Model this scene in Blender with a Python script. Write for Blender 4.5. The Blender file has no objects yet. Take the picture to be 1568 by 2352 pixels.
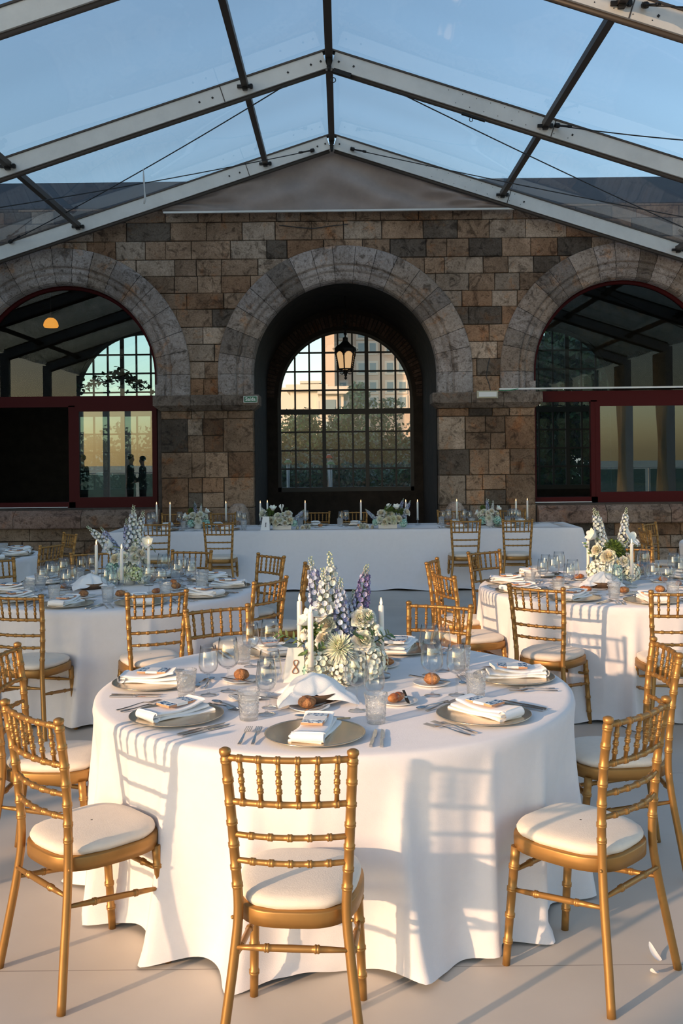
import bpy, math, random
from mathutils import Vector, Matrix, Euler, noise
rnd = random.Random(7)
PI = math.pi
C = bpy.context.scene.collection
sc = bpy.context.scene
# ------------------------------------------------------------------ camera
F, H, CX, HY, RO = 2287.0, 1.745, 785.0, 1042.0, 0.0105
cam = bpy.data.cameras.new('camera'); co = bpy.data.objects.new('camera', cam); C.objects.link(co)
cam.sensor_width = 36; cam.sensor_height = 36; cam.sensor_fit = 'AUTO'
cam.lens = 36.0 * F / 2352
cam.shift_y = -(1176 - HY) / 2352; cam.shift_x = -(CX - 784) / 2352
cam.clip_end = 4000
co.matrix_world = Matrix.Translation((0, 0, H)) @ Matrix.Rotation(PI/2, 4, 'X') @ Matrix.Rotation(-RO, 4, 'Z')
sc.camera = co
# ------------------------------------------------------------------ light
sc.view_settings.view_transform = 'Standard'; sc.view_settings.look = 'None'
sc.view_settings.exposure = 0.0; sc.view_settings.gamma = 1.0; sc.view_settings.use_curve_mapping = False
SUN_EL = math.radians(14.0)
SUN_DIR = Vector((-0.77*math.cos(SUN_EL), -0.64*math.cos(SUN_EL), math.sin(SUN_EL))).normalized()   # towards the sun
w = bpy.data.worlds.new('world'); sc.world = w; w.use_nodes = True
nt = w.node_tree; nt.nodes.clear()
sky = nt.nodes.new('ShaderNodeTexSky'); sky.sky_type = 'NISHITA'; sky.sun_disc = False
sky.sun_elevation = math.radians(12); sky.sun_rotation = math.atan2(-0.77, -0.64)
sky.air_density = 1.0; sky.dust_density = 1.2; sky.ozone_density = 1.6; sky.altitude = 0
bg = nt.nodes.new('ShaderNodeBackground'); bg.inputs['Strength'].default_value = 0.36
wo = nt.nodes.new('ShaderNodeOutputWorld')
nt.links.new(sky.outputs[0], bg.inputs[0]); nt.links.new(bg.outputs[0], wo.inputs[0])
sl = bpy.data.lights.new('sun', 'SUN'); sl.energy = 4.1; sl.color = (1.0, 0.64, 0.38); sl.angle = math.radians(0.9)
so = bpy.data.objects.new('sun', sl); C.objects.link(so); so.location = (-20, -18, 12)
so.rotation_euler = SUN_DIR.to_track_quat('Z', 'Y').to_euler()

# ------------------------------------------------------------------ helpers
def at(px, py, Y):                       # point of the photograph at depth Y
    dx, dy = px - CX, py - HY
    return Vector(((dx - RO*dy)*Y/F, Y, H - (dy + RO*dx)*Y/F))
def ont(px, py, z):                      # point of the photograph on the level z
    dx, dy = px - CX, py - HY
    v = dy + RO*dx; Y = F*(H - z)/v
    return Vector(((dx - RO*dy)*Y/F, Y, z))
def lerp(a, b, t): return a + (b - a)*t

class MB:
    def __init__(s): s.v = []; s.f = []; s.c = []; s.m = []; s.col = (1, 1, 1); s.mi = 0; s.sm = []; s.smooth = True
    def face(s, idx, sm=None):
        s.f.append(idx); s.c.append(s.col); s.m.append(s.mi); s.sm.append(s.smooth if sm is None else sm)
    def box(s, c, d, rot=None, ch=0.0):
        c = Vector(c); hx, hy, hz = d[0]/2, d[1]/2, d[2]/2; b = len(s.v)
        for x, y, z in ((-1,-1,-1),(1,-1,-1),(1,1,-1),(-1,1,-1),(-1,-1,1),(1,-1,1),(1,1,1),(-1,1,1)):
            p = Vector((x*hx, y*hy, z*hz))
            if rot is not None: p = rot @ p
            s.v.append(c + p)
        for q in ((0,3,2,1),(4,5,6,7),(0,1,5,4),(1,2,6,5),(2,3,7,6),(3,0,4,7)): s.face([b+i for i in q], False)
        return s
    def bar(s, a, b, wd, ht, up=Vector((0,0,1))):
        a, b = Vector(a), Vector(b); d = (b - a); L = d.length; d.normalize()
        x = d.cross(up); x.normalize(); z = x.cross(d)
        rot = Matrix((x, d, z)).transposed()
        return s.box((a+b)/2, (wd, L, ht), rot)
    def tube(s, pts, rad, n=8, caps=True, closed=False):
        pts = [Vector(p) for p in pts]; m = len(pts)
        if not hasattr(rad, '__len__'): rad = [rad]*m
        t0 = (pts[1]-pts[0]).normalized(); up = Vector((0,0,1)) if abs(t0.z) < .9 else Vector((0,1,0))
        nx = t0.cross(up).normalized(); b = len(s.v)
        for i, p in enumerate(pts):
            a_ = pts[max(i-1,0)]; b_ = pts[min(i+1,m-1)]; t = (b_-a_)
            if t.length < 1e-9: t = t0
            t = t.normalized(); nx = (nx - t*nx.dot(t)).normalized(); ny = t.cross(nx)
            for k in range(n):
                a = 2*PI*k/n; s.v.append(p + (nx*math.cos(a) + ny*math.sin(a))*rad[i])
        for i in range(m-1):
            for k in range(n):
                k2 = (k+1) % n; s.face([b+i*n+k, b+i*n+k2, b+(i+1)*n+k2, b+(i+1)*n+k])
        if caps:
            s.face([b+k for k in range(n)][::-1], False); s.face([b+(m-1)*n+k for k in range(n)], False)
        return s
    def lathe(s, prof, n=24, c=(0,0,0), fn=None, tw=1.0):
        c = Vector(c); b = len(s.v); m = len(prof)
        for i, (r, z) in enumerate(prof):
            for k in range(n):
                a = 2*PI*k/n; rr = r if fn is None else fn(r, z, a, i)
                s.v.append(c + Vector((rr*math.cos(a), rr*math.sin(a), z)))
        for i in range(m-1):
            for k in range(n):
                k2 = (k+1) % n; s.face([b+i*n+k, b+i*n+k2, b+(i+1)*n+k2, b+(i+1)*n+k])
        if prof[0][0] > 1e-5: s.face([b+k for k in range(n)][::-1], False)
        if prof[-1][0] > 1e-5 and fn is None and tw > 0: s.face([b+(m-1)*n+k for k in range(n)], False)
        return s
    def grid(s, fn, nu, nv, wrapu=False):
        b = len(s.v)
        for j in range(nv+1):
            for i in range(nu if wrapu else nu+1): s.v.append(Vector(fn(i/nu, j/nv)))
        W = nu if wrapu else nu+1
        for j in range(nv):
            for i in range(nu):
                i2 = (i+1) % W if wrapu else i+1
                s.face([b+j*W+i, b+j*W+i2, b+(j+1)*W+i2, b+(j+1)*W+i])
        return s
    def ball(s, c, r, nu=10, nv=6, sq=(1,1,1)):
        c = Vector(c)
        return s.grid(lambda u, v: c + Vector((math.cos(2*PI*u)*math.sin(PI*v)*r*sq[0], math.sin(2*PI*u)*math.sin(PI*v)*r*sq[1], -math.cos(PI*v)*r*sq[2])), nu, nv, True)
    def add(s, o, mt, col=None):
        b = len(s.v); s.v.extend([mt @ v for v in o.v])
        for f, c, m, sm in zip(o.f, o.c, o.m, o.sm):
            s.f.append([b+i for i in f]); s.c.append(col or c); s.m.append(m); s.sm.append(sm)
        return s
    def mesh(s, name, mats):
        me = bpy.data.meshes.new(name)
        me.from_pydata([tuple(v) for v in s.v], [], s.f)
        ms = mats if isinstance(mats, (list, tuple)) else [mats]
        for m in ms: me.materials.append(m)
        me.polygons.foreach_set('material_index', s.m)
        me.polygons.foreach_set('use_smooth', s.sm)
        ca = me.color_attributes.new('col', 'FLOAT_COLOR', 'CORNER')
        arr = []
        for f, c in zip(s.f, s.c):
            q = (c[0], c[1], c[2], 1.0)
            for _ in f: arr.extend(q)
        ca.data.foreach_set('color', arr)
        me.update(); return me
    def build(s, name, mats, parent=None, loc=None, rotz=0):
        o = bpy.data.objects.new(name, s.mesh(name, mats)); C.objects.link(o)
        if parent: o.parent = parent
        if loc is not None: o.location = loc
        if rotz: o.rotation_euler = (0, 0, rotz)
        return o

def tag(o, label=None, cat=None, group=None, kind=None):
    if label: o['label'] = label
    if cat: o['category'] = cat
    if group: o['group'] = group
    if kind: o['kind'] = kind
    return o
def thing(name, label, cat, loc=(0,0,0), rotz=0, group=None):
    o = bpy.data.objects.new(name, None); C.objects.link(o); o.empty_display_size = .1
    o.location = loc; o.rotation_euler = (0, 0, rotz); return tag(o, label, cat, group)
def kids(o):
    return [c for c in C.objects if c.parent is o]
class Proto:                              # remembers a thing's tree so that copies need no search
    def __init__(s, root):
        s.root = root; s.used = False
        s.ch = [(c, [(g, []) for g in kids(c)]) for c in kids(root)]
    def put(s, loc, rotz=0, label=None, cat=None, group=None, scale=None):
        if not s.used: s.used = True; r = s.root
        else:
            r = s.root.copy(); C.objects.link(r)
            for c, gs in s.ch:
                k = c.copy(); C.objects.link(k); k.parent = r
                for g, _ in gs:
                    q = g.copy(); C.objects.link(q); q.parent = k
        r.location = loc; r.rotation_euler = (0, 0, rotz)
        if scale: r.scale = (scale,)*3
        tag(r, label, cat, group); return r

# ------------------------------------------------------------------ materials
def mat(name, base=(.5,.5,.5), rough=.5, metal=0.0, spec=.5, attr=False, noise_amt=0.0, nscale=8, bump=0.0, bscale=30, sheen=0, trans=0, emit=None, estr=0, col2=None, detail=6, sss=0):
    m = bpy.data.materials.new(name); m.use_nodes = True; n = m.node_tree; N = n.nodes; L = n.links
    p = N['Principled BSDF']
    p.inputs['Roughness'].default_value = rough; p.inputs['Metallic'].default_value = metal
    p.inputs['Specular IOR Level'].default_value = spec
    if sheen: p.inputs['Sheen Weight'].default_value = sheen
    if trans: p.inputs['Transmission Weight'].default_value = trans
    if sss: p.inputs['Subsurface Weight'].default_value = sss; p.inputs['Subsurface Scale'].default_value = .02
    out = None
    if attr:
        a = N.new('ShaderNodeAttribute'); a.attribute_name = 'col'; out = a.outputs['Color']
        mx = N.new('ShaderNodeMix'); mx.data_type = 'RGBA'; mx.blend_type = 'MULTIPLY'; mx.inputs[0].default_value = 1
        L.new(out, mx.inputs[6]); mx.inputs[7].default_value = (*base, 1); out = mx.outputs[2]
    tc = N.new('ShaderNodeTexCoord')
    if noise_amt or col2:
        nz = N.new('ShaderNodeTexNoise'); nz.inputs['Scale'].default_value = nscale; nz.inputs['Detail'].default_value = detail
        nz.inputs['Roughness'].default_value = .65
        L.new(tc.outputs['Object'], nz.inputs['Vector'])
        cr = N.new('ShaderNodeMapRange'); cr.inputs[1].default_value = .35; cr.inputs[2].default_value = .65
        L.new(nz.outputs['Fac'], cr.inputs[0])
        mx = N.new('ShaderNodeMix'); mx.data_type = 'RGBA'
        L.new(cr.outputs[0], mx.inputs[0])
        if col2: c2 = col2
        else: c2 = tuple(x*(1-noise_amt) for x in base)
        if out is None: mx.inputs[6].default_value = (*base, 1); mx.inputs[7].default_value = (*c2, 1)
        else:
            mm = N.new('ShaderNodeMix'); mm.data_type = 'RGBA'; mm.blend_type = 'MULTIPLY'; mm.inputs[0].default_value = 1
            L.new(out, mm.inputs[6]); k = 1-noise_amt; mm.inputs[7].default_value = (*(c2 if col2 else (k,k,k)), 1)
            L.new(out, mx.inputs[6]); L.new(mm.outputs[2], mx.inputs[7])
        out = mx.outputs[2]
    if out is None: p.inputs['Base Color'].default_value = (*base, 1)
    else: L.new(out, p.inputs['Base Color'])
    if bump:
        nb = N.new('ShaderNodeTexNoise'); nb.inputs['Scale'].default_value = bscale; nb.inputs['Detail'].default_value = 8
        L.new(tc.outputs['Object'], nb.inputs['Vector'])
        bp = N.new('ShaderNodeBump'); bp.inputs['Strength'].default_value = min(1, bump); bp.inputs['Distance'].default_value = .01
        L.new(nb.outputs['Fac'], bp.inputs['Height']); L.new(bp.outputs[0], p.inputs['Normal'])
    if emit: p.inputs['Emission Color'].default_value = (*emit, 1); p.inputs['Emission Strength'].default_value = estr
    return m
def thin_glass(name, tint=(.97,.98,.98), rough=.0, ior=1.45, boost=1.0, diffuse=0.0, dcol=(.8,.85,.85), bump=0, bscale=40):
    m = bpy.data.materials.new(name); m.use_nodes = True; n = m.node_tree; N = n.nodes; L = n.links; N.clear()
    o = N.new('ShaderNodeOutputMaterial'); t = N.new('ShaderNodeBsdfTransparent'); t.inputs[0].default_value = (*tint, 1)
    g = N.new('ShaderNodeBsdfGlossy'); g.inputs['Roughness'].default_value = rough
    fr = N.new('ShaderNodeFresnel'); ge = N.new('ShaderNodeNewGeometry'); mr = N.new('ShaderNodeMapRange')
    mr.inputs[3].default_value = ior; mr.inputs[4].default_value = 1/ior; L.new(ge.outputs['Backfacing'], mr.inputs[0]); L.new(mr.outputs[0], fr.inputs['IOR'])
    mu = N.new('ShaderNodeMath'); mu.operation = 'MULTIPLY'; mu.use_clamp = True; mu.inputs[1].default_value = boost
    L.new(fr.outputs[0], mu.inputs[0])
    mx = N.new('ShaderNodeMixShader'); L.new(mu.outputs[0], mx.inputs[0])
    src = t.outputs[0]
    if diffuse:
        d = N.new('ShaderNodeBsdfDiffuse'); d.inputs[0].default_value = (*dcol, 1)
        tr = N.new('ShaderNodeBsdfTranslucent'); tr.inputs[0].default_value = (*dcol, 1)
        a = N.new('ShaderNodeMixShader'); a.inputs[0].default_value = .5; L.new(d.outputs[0], a.inputs[1]); L.new(tr.outputs[0], a.inputs[2])
        b = N.new('ShaderNodeMixShader'); b.inputs[0].default_value = diffuse; L.new(t.outputs[0], b.inputs[1]); L.new(a.outputs[0], b.inputs[2]); src = b.outputs[0]
    if bump:
        tc = N.new('ShaderNodeTexCoord'); nb = N.new('ShaderNodeTexNoise'); nb.inputs['Scale'].default_value = bscale
        L.new(tc.outputs['Object'], nb.inputs['Vector'])
        bp = N.new('ShaderNodeBump'); bp.inputs['Strength'].default_value = bump; bp.inputs['Distance'].default_value = .01
        L.new(nb.outputs['Fac'], bp.inputs['Height']); L.new(bp.outputs[0], g.inputs['Normal']); L.new(bp.outputs[0], fr.inputs['Normal'])
    L.new(src, mx.inputs[1]); L.new(g.outputs[0], mx.inputs[2]); L.new(mx.outputs[0], o.inputs[0])
    return m
M = {}
M['stone'] = mat('stone', (1,1,1), .85, attr=True, noise_amt=.62, nscale=3.2, bump=.9, bscale=16, detail=10)
M['arch'] = mat('arch_stone', (1,1,1), .8, attr=True, noise_amt=.55, nscale=5, bump=.8, bscale=12, detail=12)
M['mortar'] = mat('mortar', (.085,.065,.05), .95, noise_amt=.4, bump=.5)
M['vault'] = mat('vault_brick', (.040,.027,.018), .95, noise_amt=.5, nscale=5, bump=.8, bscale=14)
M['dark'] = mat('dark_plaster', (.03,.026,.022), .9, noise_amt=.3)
M['red'] = mat('oxblood_paint', (.065,.005,.005), .5, spec=.15)
M['winframe'] = mat('bronze_frame', (.055,.046,.036), .6)
M['pane'] = thin_glass('window_pane', (.86,.9,.9), 0, 1.5, 1.0, .04, (.6,.68,.68), .05, 6)
M['mirror_pane'] = thin_glass('door_pane', (.45,.55,.54), 0, 1.55, 2.4)
M['arch_pane'] = thin_glass('arched_window_pane', (.62,.72,.70), 0, 1.5, .75)
M['film'] = thin_glass('roof_film', (.79,.82,.81), .05, 1.45, 1.6, .20, (.44,.49,.53), .04, 1.2)
M['alu'] = mat('aluminium', (.78,.76,.70), .42, .2, noise_amt=.12, nscale=3)
M['alu_dark'] = mat('dark_tube', (.085,.068,.055), .5, .4)
M['steel'] = mat('black_steel', (.03,.028,.026), .5, .6)
M['cable'] = mat('cable', (.03,.03,.03), .6)
M['drape'] = mat('grey_canvas', (.42,.34,.295), .9, noise_amt=.2, nscale=2, sheen=.2)
M['white_plastic'] = mat('white_plastic', (.75,.75,.72), .4)
M['cloth'] = mat('table_linen', (.77,.735,.735), .92, noise_amt=.03, nscale=20, bump=.12, bscale=250, sheen=.3)
M['napkin'] = mat('napkin_cloth', (.88,.87,.86), .9, bump=.15, bscale=200, sheen=.2)
M['gold'] = mat('gold_paint', (.39,.20,.055), .40, .55, noise_amt=.12, nscale=14)
M['gold2'] = mat('gold_frame', (.39,.20,.055), .42, .5, noise_amt=.12, nscale=14)
M['cushion'] = mat('cushion_cloth', (.78,.69,.58), .92, noise_amt=.05, nscale=30, bump=.15, bscale=220, sheen=.2)
M['wood'] = mat('wood', (.16,.085,.04), .6, noise_amt=.3, nscale=10)
M['silver'] = mat('cutlery_steel', (.62,.60,.57), .16, 1.0)
M['glass'] = thin_glass('wine_glass', (.975,.985,.985), .02, 1.5, 1.7)
M['cut'] = thin_glass('cut_crystal', (.985,.99,.99), .03, 1.6, 2.0, .12, (.95,.95,.93), .9, 110)
M['charger'] = thin_glass('charger_glass', (.62,.74,.72), .05, 1.6, 2.6, .12, (.24,.34,.32), .10, 30)
M['rim'] = mat('champagne_rim', (.62,.50,.36), .25, .85)
M['china'] = mat('china', (.80,.79,.76), .2)
M['bread'] = mat('bread_crust', (.55,.26,.09), .65, col2=(.20,.06,.018), nscale=45, bump=1, bscale=90)
M['bread2'] = mat('glazed_crust', (.30,.06,.015), .3, col2=(.58,.24,.07), nscale=38, bump=.3, bscale=30)
M['wax'] = mat('candle_wax', (.86,.83,.76), .4, sss=.3)
M['flame'] = mat('flame', (1,.7,.4), .5, emit=(1.0,.62,.30), estr=2.2)
M['terracotta'] = mat('terracotta', (.62,.30,.16), .8)
M['paper'] = mat('paper', (.84,.82,.78), .8)
M['ink'] = mat('copper_ink', (.30,.13,.06), .5)
M['blackink'] = mat('black_ink', (.03,.03,.035), .5)
M['petal'] = mat('petal', (1,1,1), .7, attr=True, noise_amt=.08, nscale=40, sheen=.2, sss=.15)
M['leaf'] = mat('leaf', (1,1,1), .6, attr=True, noise_amt=.3, nscale=30)
M['pot'] = mat('ceramic_pot', (.74,.71,.66), .5)
M['black_iron'] = mat('black_iron', (.012,.011,.01), .55, .5)
M['frosted'] = mat('frosted_lantern_glass', (.8,.6,.4), .5, emit=(1.0,.58,.25), estr=.55)
M['bulb'] = mat('bulb', (1,1,1), .5, emit=(1.0,.80,.5), estr=7)
M['amber'] = mat('amber_shade', (.7,.3,.05), .5, emit=(1.0,.35,.04), estr=1.2)
M['signgreen'] = mat('sign_green', (.01,.13,.06), .4)
M['signwhite'] = mat('sign_white', (.75,.8,.75), .5)
M['earth'] = mat('earth', (.10,.09,.05), .95, col2=(.05,.07,.025), nscale=.6)
M['bldg'] = mat('cream_render', (.66,.47,.34), .9, noise_amt=.06, nscale=.2)
M['bldgwhite'] = mat('white_render', (.72,.60,.48), .9)
M['bldgwin'] = mat('building_window', (.22,.27,.28), .25)
M['fog'] = mat('far_hill', (.20,.25,.24), .95)
M['sea'] = mat('sea_water', (.02,.07,.09), .25, bump=.3, bscale=2)
M['red_cloth'] = mat('red_canvas', (.7,.05,.02), .8)
M['green_cloth'] = mat('green_canvas', (.03,.30,.13), .8)
M['leg_dark'] = mat('table_leg_metal', (.1,.1,.1), .5, .5)

def stone_mat(name, big, blot, vein, bump=1.0):
    m = bpy.data.materials.new(name); m.use_nodes = True; n = m.node_tree; N = n.nodes; L = n.links; p = N['Principled BSDF']
    p.inputs['Roughness'].default_value = .88; p.inputs['Specular IOR Level'].default_value = .3
    a = N.new('ShaderNodeAttribute'); a.attribute_name = 'col'; tc = N.new('ShaderNodeTexCoord'); out = a.outputs['Color']
    def layer(scale, lo, hi, dark, det=10, w=0, col=None):
        nonlocal out
        nz = N.new('ShaderNodeTexNoise'); nz.inputs['Scale'].default_value = scale; nz.inputs['Detail'].default_value = det; nz.inputs['Roughness'].default_value = .68; nz.inputs['Distortion'].default_value = w
        L.new(tc.outputs['Object'], nz.inputs['Vector']); r = N.new('ShaderNodeMapRange'); r.inputs[1].default_value = lo; r.inputs[2].default_value = hi
        L.new(nz.outputs['Fac'], r.inputs[0]); mx = N.new('ShaderNodeMix'); mx.data_type = 'RGBA'; mx.blend_type = 'MULTIPLY'
        mx.inputs[0].default_value = 1; c = N.new('ShaderNodeMix'); c.data_type = 'RGBA'; c.inputs[6].default_value = (1,1,1,1); c.inputs[7].default_value = (*(col or (dark,dark*.95,dark*.9)), 1)
        L.new(r.outputs[0], c.inputs[0]); L.new(out, mx.inputs[6]); L.new(c.outputs[2], mx.inputs[7]); out = mx.outputs[2]; return nz
    layer(1.3, .40, .62, big); layer(4.5, .52, .64, blot, 12, 1.5); layer(11, .55, .62, vein, 12, 2.5); layer(3.1, .56, .70, 1, 8, .5, (1.25,.85,.55)); layer(2.3, .55, .68, 1, 8, .5, (1.3,1.32,1.36)); f = layer(42, .42, .66, .68, 8, .3)
    L.new(out, p.inputs['Base Color'])
    nb = N.new('ShaderNodeTexNoise'); nb.inputs['Scale'].default_value = 13; nb.inputs['Detail'].default_value = 12; nb.inputs['Roughness'].default_value = .7; L.new(tc.outputs['Object'], nb.inputs['Vector'])
    bp = N.new('ShaderNodeBump'); bp.inputs['Strength'].default_value = bump; bp.inputs['Distance'].default_value = .025
    L.new(nb.outputs['Fac'], bp.inputs['Height']); L.new(bp.outputs[0], p.inputs['Normal']); return m
M['stone'] = stone_mat('stone', .62, .38, .6); M['arch'] = stone_mat('arch_stone', .70, .42, .55, .8)
def tile_mat():
    m = bpy.data.materials.new('azulejo_glaze'); m.use_nodes = True; n = m.node_tree; N = n.nodes; L = n.links; p = N['Principled BSDF']
    tc = N.new('ShaderNodeTexCoord'); v = N.new('ShaderNodeTexVoronoi'); v.inputs['Scale'].default_value = 70
    nz = N.new('ShaderNodeTexNoise'); nz.inputs['Scale'].default_value = 90; nz.inputs['Detail'].default_value = 3
    L.new(tc.outputs['Object'], v.inputs['Vector']); L.new(tc.outputs['Object'], nz.inputs['Vector'])
    ad = N.new('ShaderNodeMath'); ad.operation = 'ADD'; L.new(v.outputs['Distance'], ad.inputs[0]); L.new(nz.outputs['Fac'], ad.inputs[1])
    r = N.new('ShaderNodeValToRGB'); e = r.color_ramp.elements
    e[0].position = .72; e[0].color = (.015,.06,.20,1); e[1].position = 1.02; e[1].color = (.55,.68,.78,1)
    k = r.color_ramp.elements.new(.86); k.color = (.03,.17,.36,1)
    L.new(ad.outputs[0], r.inputs[0]); L.new(r.outputs[0], p.inputs['Base Color']); p.inputs['Roughness'].default_value = .2
    return m
M['tile'] = tile_mat()
def floor_mat():
    m = bpy.data.materials.new('floor_cover'); m.use_nodes = True; n = m.node_tree; N = n.nodes; L = n.links; p = N['Principled BSDF']
    tc = N.new('ShaderNodeTexCoord')
    nz = N.new('ShaderNodeTexNoise'); nz.inputs['Scale'].default_value = 1.6; nz.inputs['Detail'].default_value = 7; L.new(tc.outputs['Object'], nz.inputs['Vector'])
    r = N.new('ShaderNodeValToRGB'); e = r.color_ramp.elements
    e[0].position = .3; e[0].color = (.52,.47,.41,1); e[1].position = .7; e[1].color = (.62,.56,.485,1)
    L.new(nz.outputs['Fac'], r.inputs[0])
    br = N.new('ShaderNodeTexBrick'); br.offset = 0; br.inputs['Scale'].default_value = 1; br.inputs['Mortar Size'].default_value = .0025
    br.inputs['Brick Width'].default_value = 40; br.inputs['Row Height'].default_value = 2.0
    br.inputs['Color1'].default_value = (1,1,1,1); br.inputs['Color2'].default_value = (1,1,1,1); br.inputs['Mortar'].default_value = (.55,.52,.5,1)
    mp = N.new('ShaderNodeMapping'); mp.inputs['Location'].default_value = (20, .62, 0); L.new(tc.outputs['Object'], mp.inputs[0]); L.new(mp.outputs[0], br.inputs['Vector'])
    mx = N.new('ShaderNodeMix'); mx.data_type = 'RGBA'; mx.blend_type = 'MULTIPLY'; mx.inputs[0].default_value = 1
    L.new(r.outputs[0], mx.inputs[6]); L.new(br.outputs['Color'], mx.inputs[7]); L.new(mx.outputs[2], p.inputs['Base Color'])
    p.inputs['Roughness'].default_value = .55
    return m
M['floor'] = floor_mat()

# ================================================================== SETTING
YW = 15.6                                  # face of the stone wall
YO = 18.6                                  # outer wall of the gallery behind it
AX = (-4.35, 0.064, 4.48)                  # arch centres
ZC, RI, RO_ = 3.007, 1.446, 1.99           # springing height, inner and outer radius
ZI = 2.68                                  # top of the imposts
ZS = 0.93                                  # bottom of the side windows
def curve_slab(name, outer, holes, y0, y1, m):
    cu = bpy.data.curves.new(name, 'CURVE'); cu.dimensions = '2D'; cu.fill_mode = 'BOTH'; cu.extrude = (y1-y0)/2
    for poly in [outer]+holes:
        s = cu.splines.new('POLY'); s.points.add(len(poly)-1); s.use_cyclic_u = True
        for i, (x, z) in enumerate(poly): s.points[i].co = (x, z, 0, 1)
    o = bpy.data.objects.new(name+'_curve', cu); C.objects.link(o)
    bpy.context.view_layer.update()
    me = bpy.data.meshes.new_from_object(o.evaluated_get(bpy.context.evaluated_depsgraph_get()))
    bpy.data.objects.remove(o); me.name = name
    me.transform(Matrix.Translation((0, (y0+y1)/2, 0)) @ Matrix.Rotation(PI/2, 4, 'X'))
    me.materials.clear(); me.materials.append(m)
    r = bpy.data.objects.new(name, me); C.objects.link(r); return r
def arch_poly(xc, r, zc, zb, n=48):
    return [(xc-r, zb)] + [(xc - r*math.cos(PI*i/n), zc + r*math.sin(PI*i/n)) for i in range(n+1)] + [(xc+r, zb)]
struct = lambda o: tag(o, kind='structure')

b = MB(); b.box((0, 4.5, -.05), (30, 31, .1)); struct(b.build('floor', M['floor']))
b = MB(); b.box((0, 31, -.35), (120, 24, .1)); b.box((0,71,-.36),(200,60,.1)); tag(b.build('garden_ground', M['earth']), 'dark earth of the garden outside the far window', 'ground', kind='structure')

# back wall: mortar slab with three openings, blocks in front of it
wall = curve_slab('wall_back', [(-12, 0), (12, 0), (12, 5.62), (-12, 5.62)],
                  [arch_poly(AX[0], RI+.02, ZC, ZS), arch_poly(AX[1], RI+.02, ZC, .012), arch_poly(AX[2], RI+.02, ZC, ZS)], YW+.03, YW+.5, M['mortar'])
struct(wall)
def stone_col(r, warm=1.0, k=1.0):
    t = r.random(); g = (.33 + .20*r.random())*k
    if t < .22: c = (g*1.3, g*1.0, g*.74)
    elif t < .66: c = (g*1.05, g*.70, g*.45)
    elif t < .86: c = (g*.92, g*.54, g*.31)
    else: c = (g*.42, g*.33, g*.25)
    return c
def block(b, x0, x1, z0, z1, y, r, d=.04, rough=.012):
    g = .005; x0 += g; x1 -= g; z0 += g; z1 -= g
    if x1-x0 < .05: return
    yy = y - r.random()*rough; i = .009; n = len(b.v)
    j = lambda: (r.random()-.5)*.008
    P = [(x0, y+d, z0), (x1, y+d, z0), (x1, y+d, z1), (x0, y+d, z1),
         (x0+j(), yy+.008, z0+j()), (x1+j(), yy+.008, z0+j()), (x1+j(), yy+.008, z1+j()), (x0+j(), yy+.008, z1+j())]
    P += [(x0+i, yy, z0+i), (x1-i, yy, z0+i), (x1-i, yy, z1-i), (x0+i, yy, z1-i)]
    b.v += [Vector(p) for p in P]
    for a in (0, 4):
        for k in range(4): b.face([n+a+k, n+a+(k+1)%4, n+a+4+(k+1)%4, n+a+4+k], False)
    b.face([n+8, n+9, n+10, n+11], False)
r = random.Random(3)
b = MB(); z = ZI - .02
rows = [.28,.27,.27,.27,.28,.25,.27,.26,.29,.29,.19,.25]
for ri, h in enumerate(rows):
    z1 = min(z+h, 5.62); x = -7.2 - r.random()*.4
    while x < 7.4:
        wd = r.uniform(.30,.62) if ri != 9 else r.uniform(.45,.7)
        if ri == 10: wd = r.uniform(.35,.7)
        segs = [(x, x+wd)]
        for xc in AX:
            zt, zb = z1-ZC, z-ZC
            c = math.sqrt(max(0, (RO_-.02)**2 - max(zt, 0)**2)) if zt < RO_ else 0
            if c <= 0: continue
            ns = []
            for a_, b_ in segs:
                if b_ <= xc-c or a_ >= xc+c: ns.append((a_, b_)); continue
                if a_ < xc-c: ns.append((a_, xc-c))
                if b_ > xc+c: ns.append((xc+c, b_))
            segs = ns
        b.col = stone_col(r, k=.8 if ri == 10 else 1)
        for a_, b_ in segs: block(b, a_, b_, z, z1, YW, r)
        x += wd
    z = z1
    if z >= 5.6: break
# piers: corner stones and infill
for pa, pb in ((-2.83, -1.382), (1.515, 3.03)):
    zz = 0.0; k = 0
    while zz < 2.44:
        h = min([.50,.42,.47,.40,.52][k % 5], 2.44-zz)
        wl = .42 + .06*(k % 2); wr = .40 + .07*((k+1) % 2)
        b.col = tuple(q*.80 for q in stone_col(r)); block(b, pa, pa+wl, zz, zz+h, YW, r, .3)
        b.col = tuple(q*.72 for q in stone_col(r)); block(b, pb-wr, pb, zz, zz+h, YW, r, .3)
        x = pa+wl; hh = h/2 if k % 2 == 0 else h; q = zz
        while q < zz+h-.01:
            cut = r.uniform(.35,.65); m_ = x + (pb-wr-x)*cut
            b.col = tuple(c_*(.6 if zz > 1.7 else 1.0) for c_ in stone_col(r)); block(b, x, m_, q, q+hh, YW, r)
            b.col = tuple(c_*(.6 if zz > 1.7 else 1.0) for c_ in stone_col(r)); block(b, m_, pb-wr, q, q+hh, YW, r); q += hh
        zz += h; k += 1
# parapet walls below the side windows
for pa, pb in ((-7.2, -2.83), (3.03, 7.4)):
    zz = 0.0
    for h in (.22, .2, .2):
        x = pa
        while x < pb-.05:
            wd = min(r.uniform(.35,.7), pb-x); b.col = tuple(c_*.9 for c_ in stone_col(r)); block(b, x, x+wd, zz, zz+h, YW-.02, r, .06); x += wd
        zz += h
o = b.build('stonework', M['stone'], wall)

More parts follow.
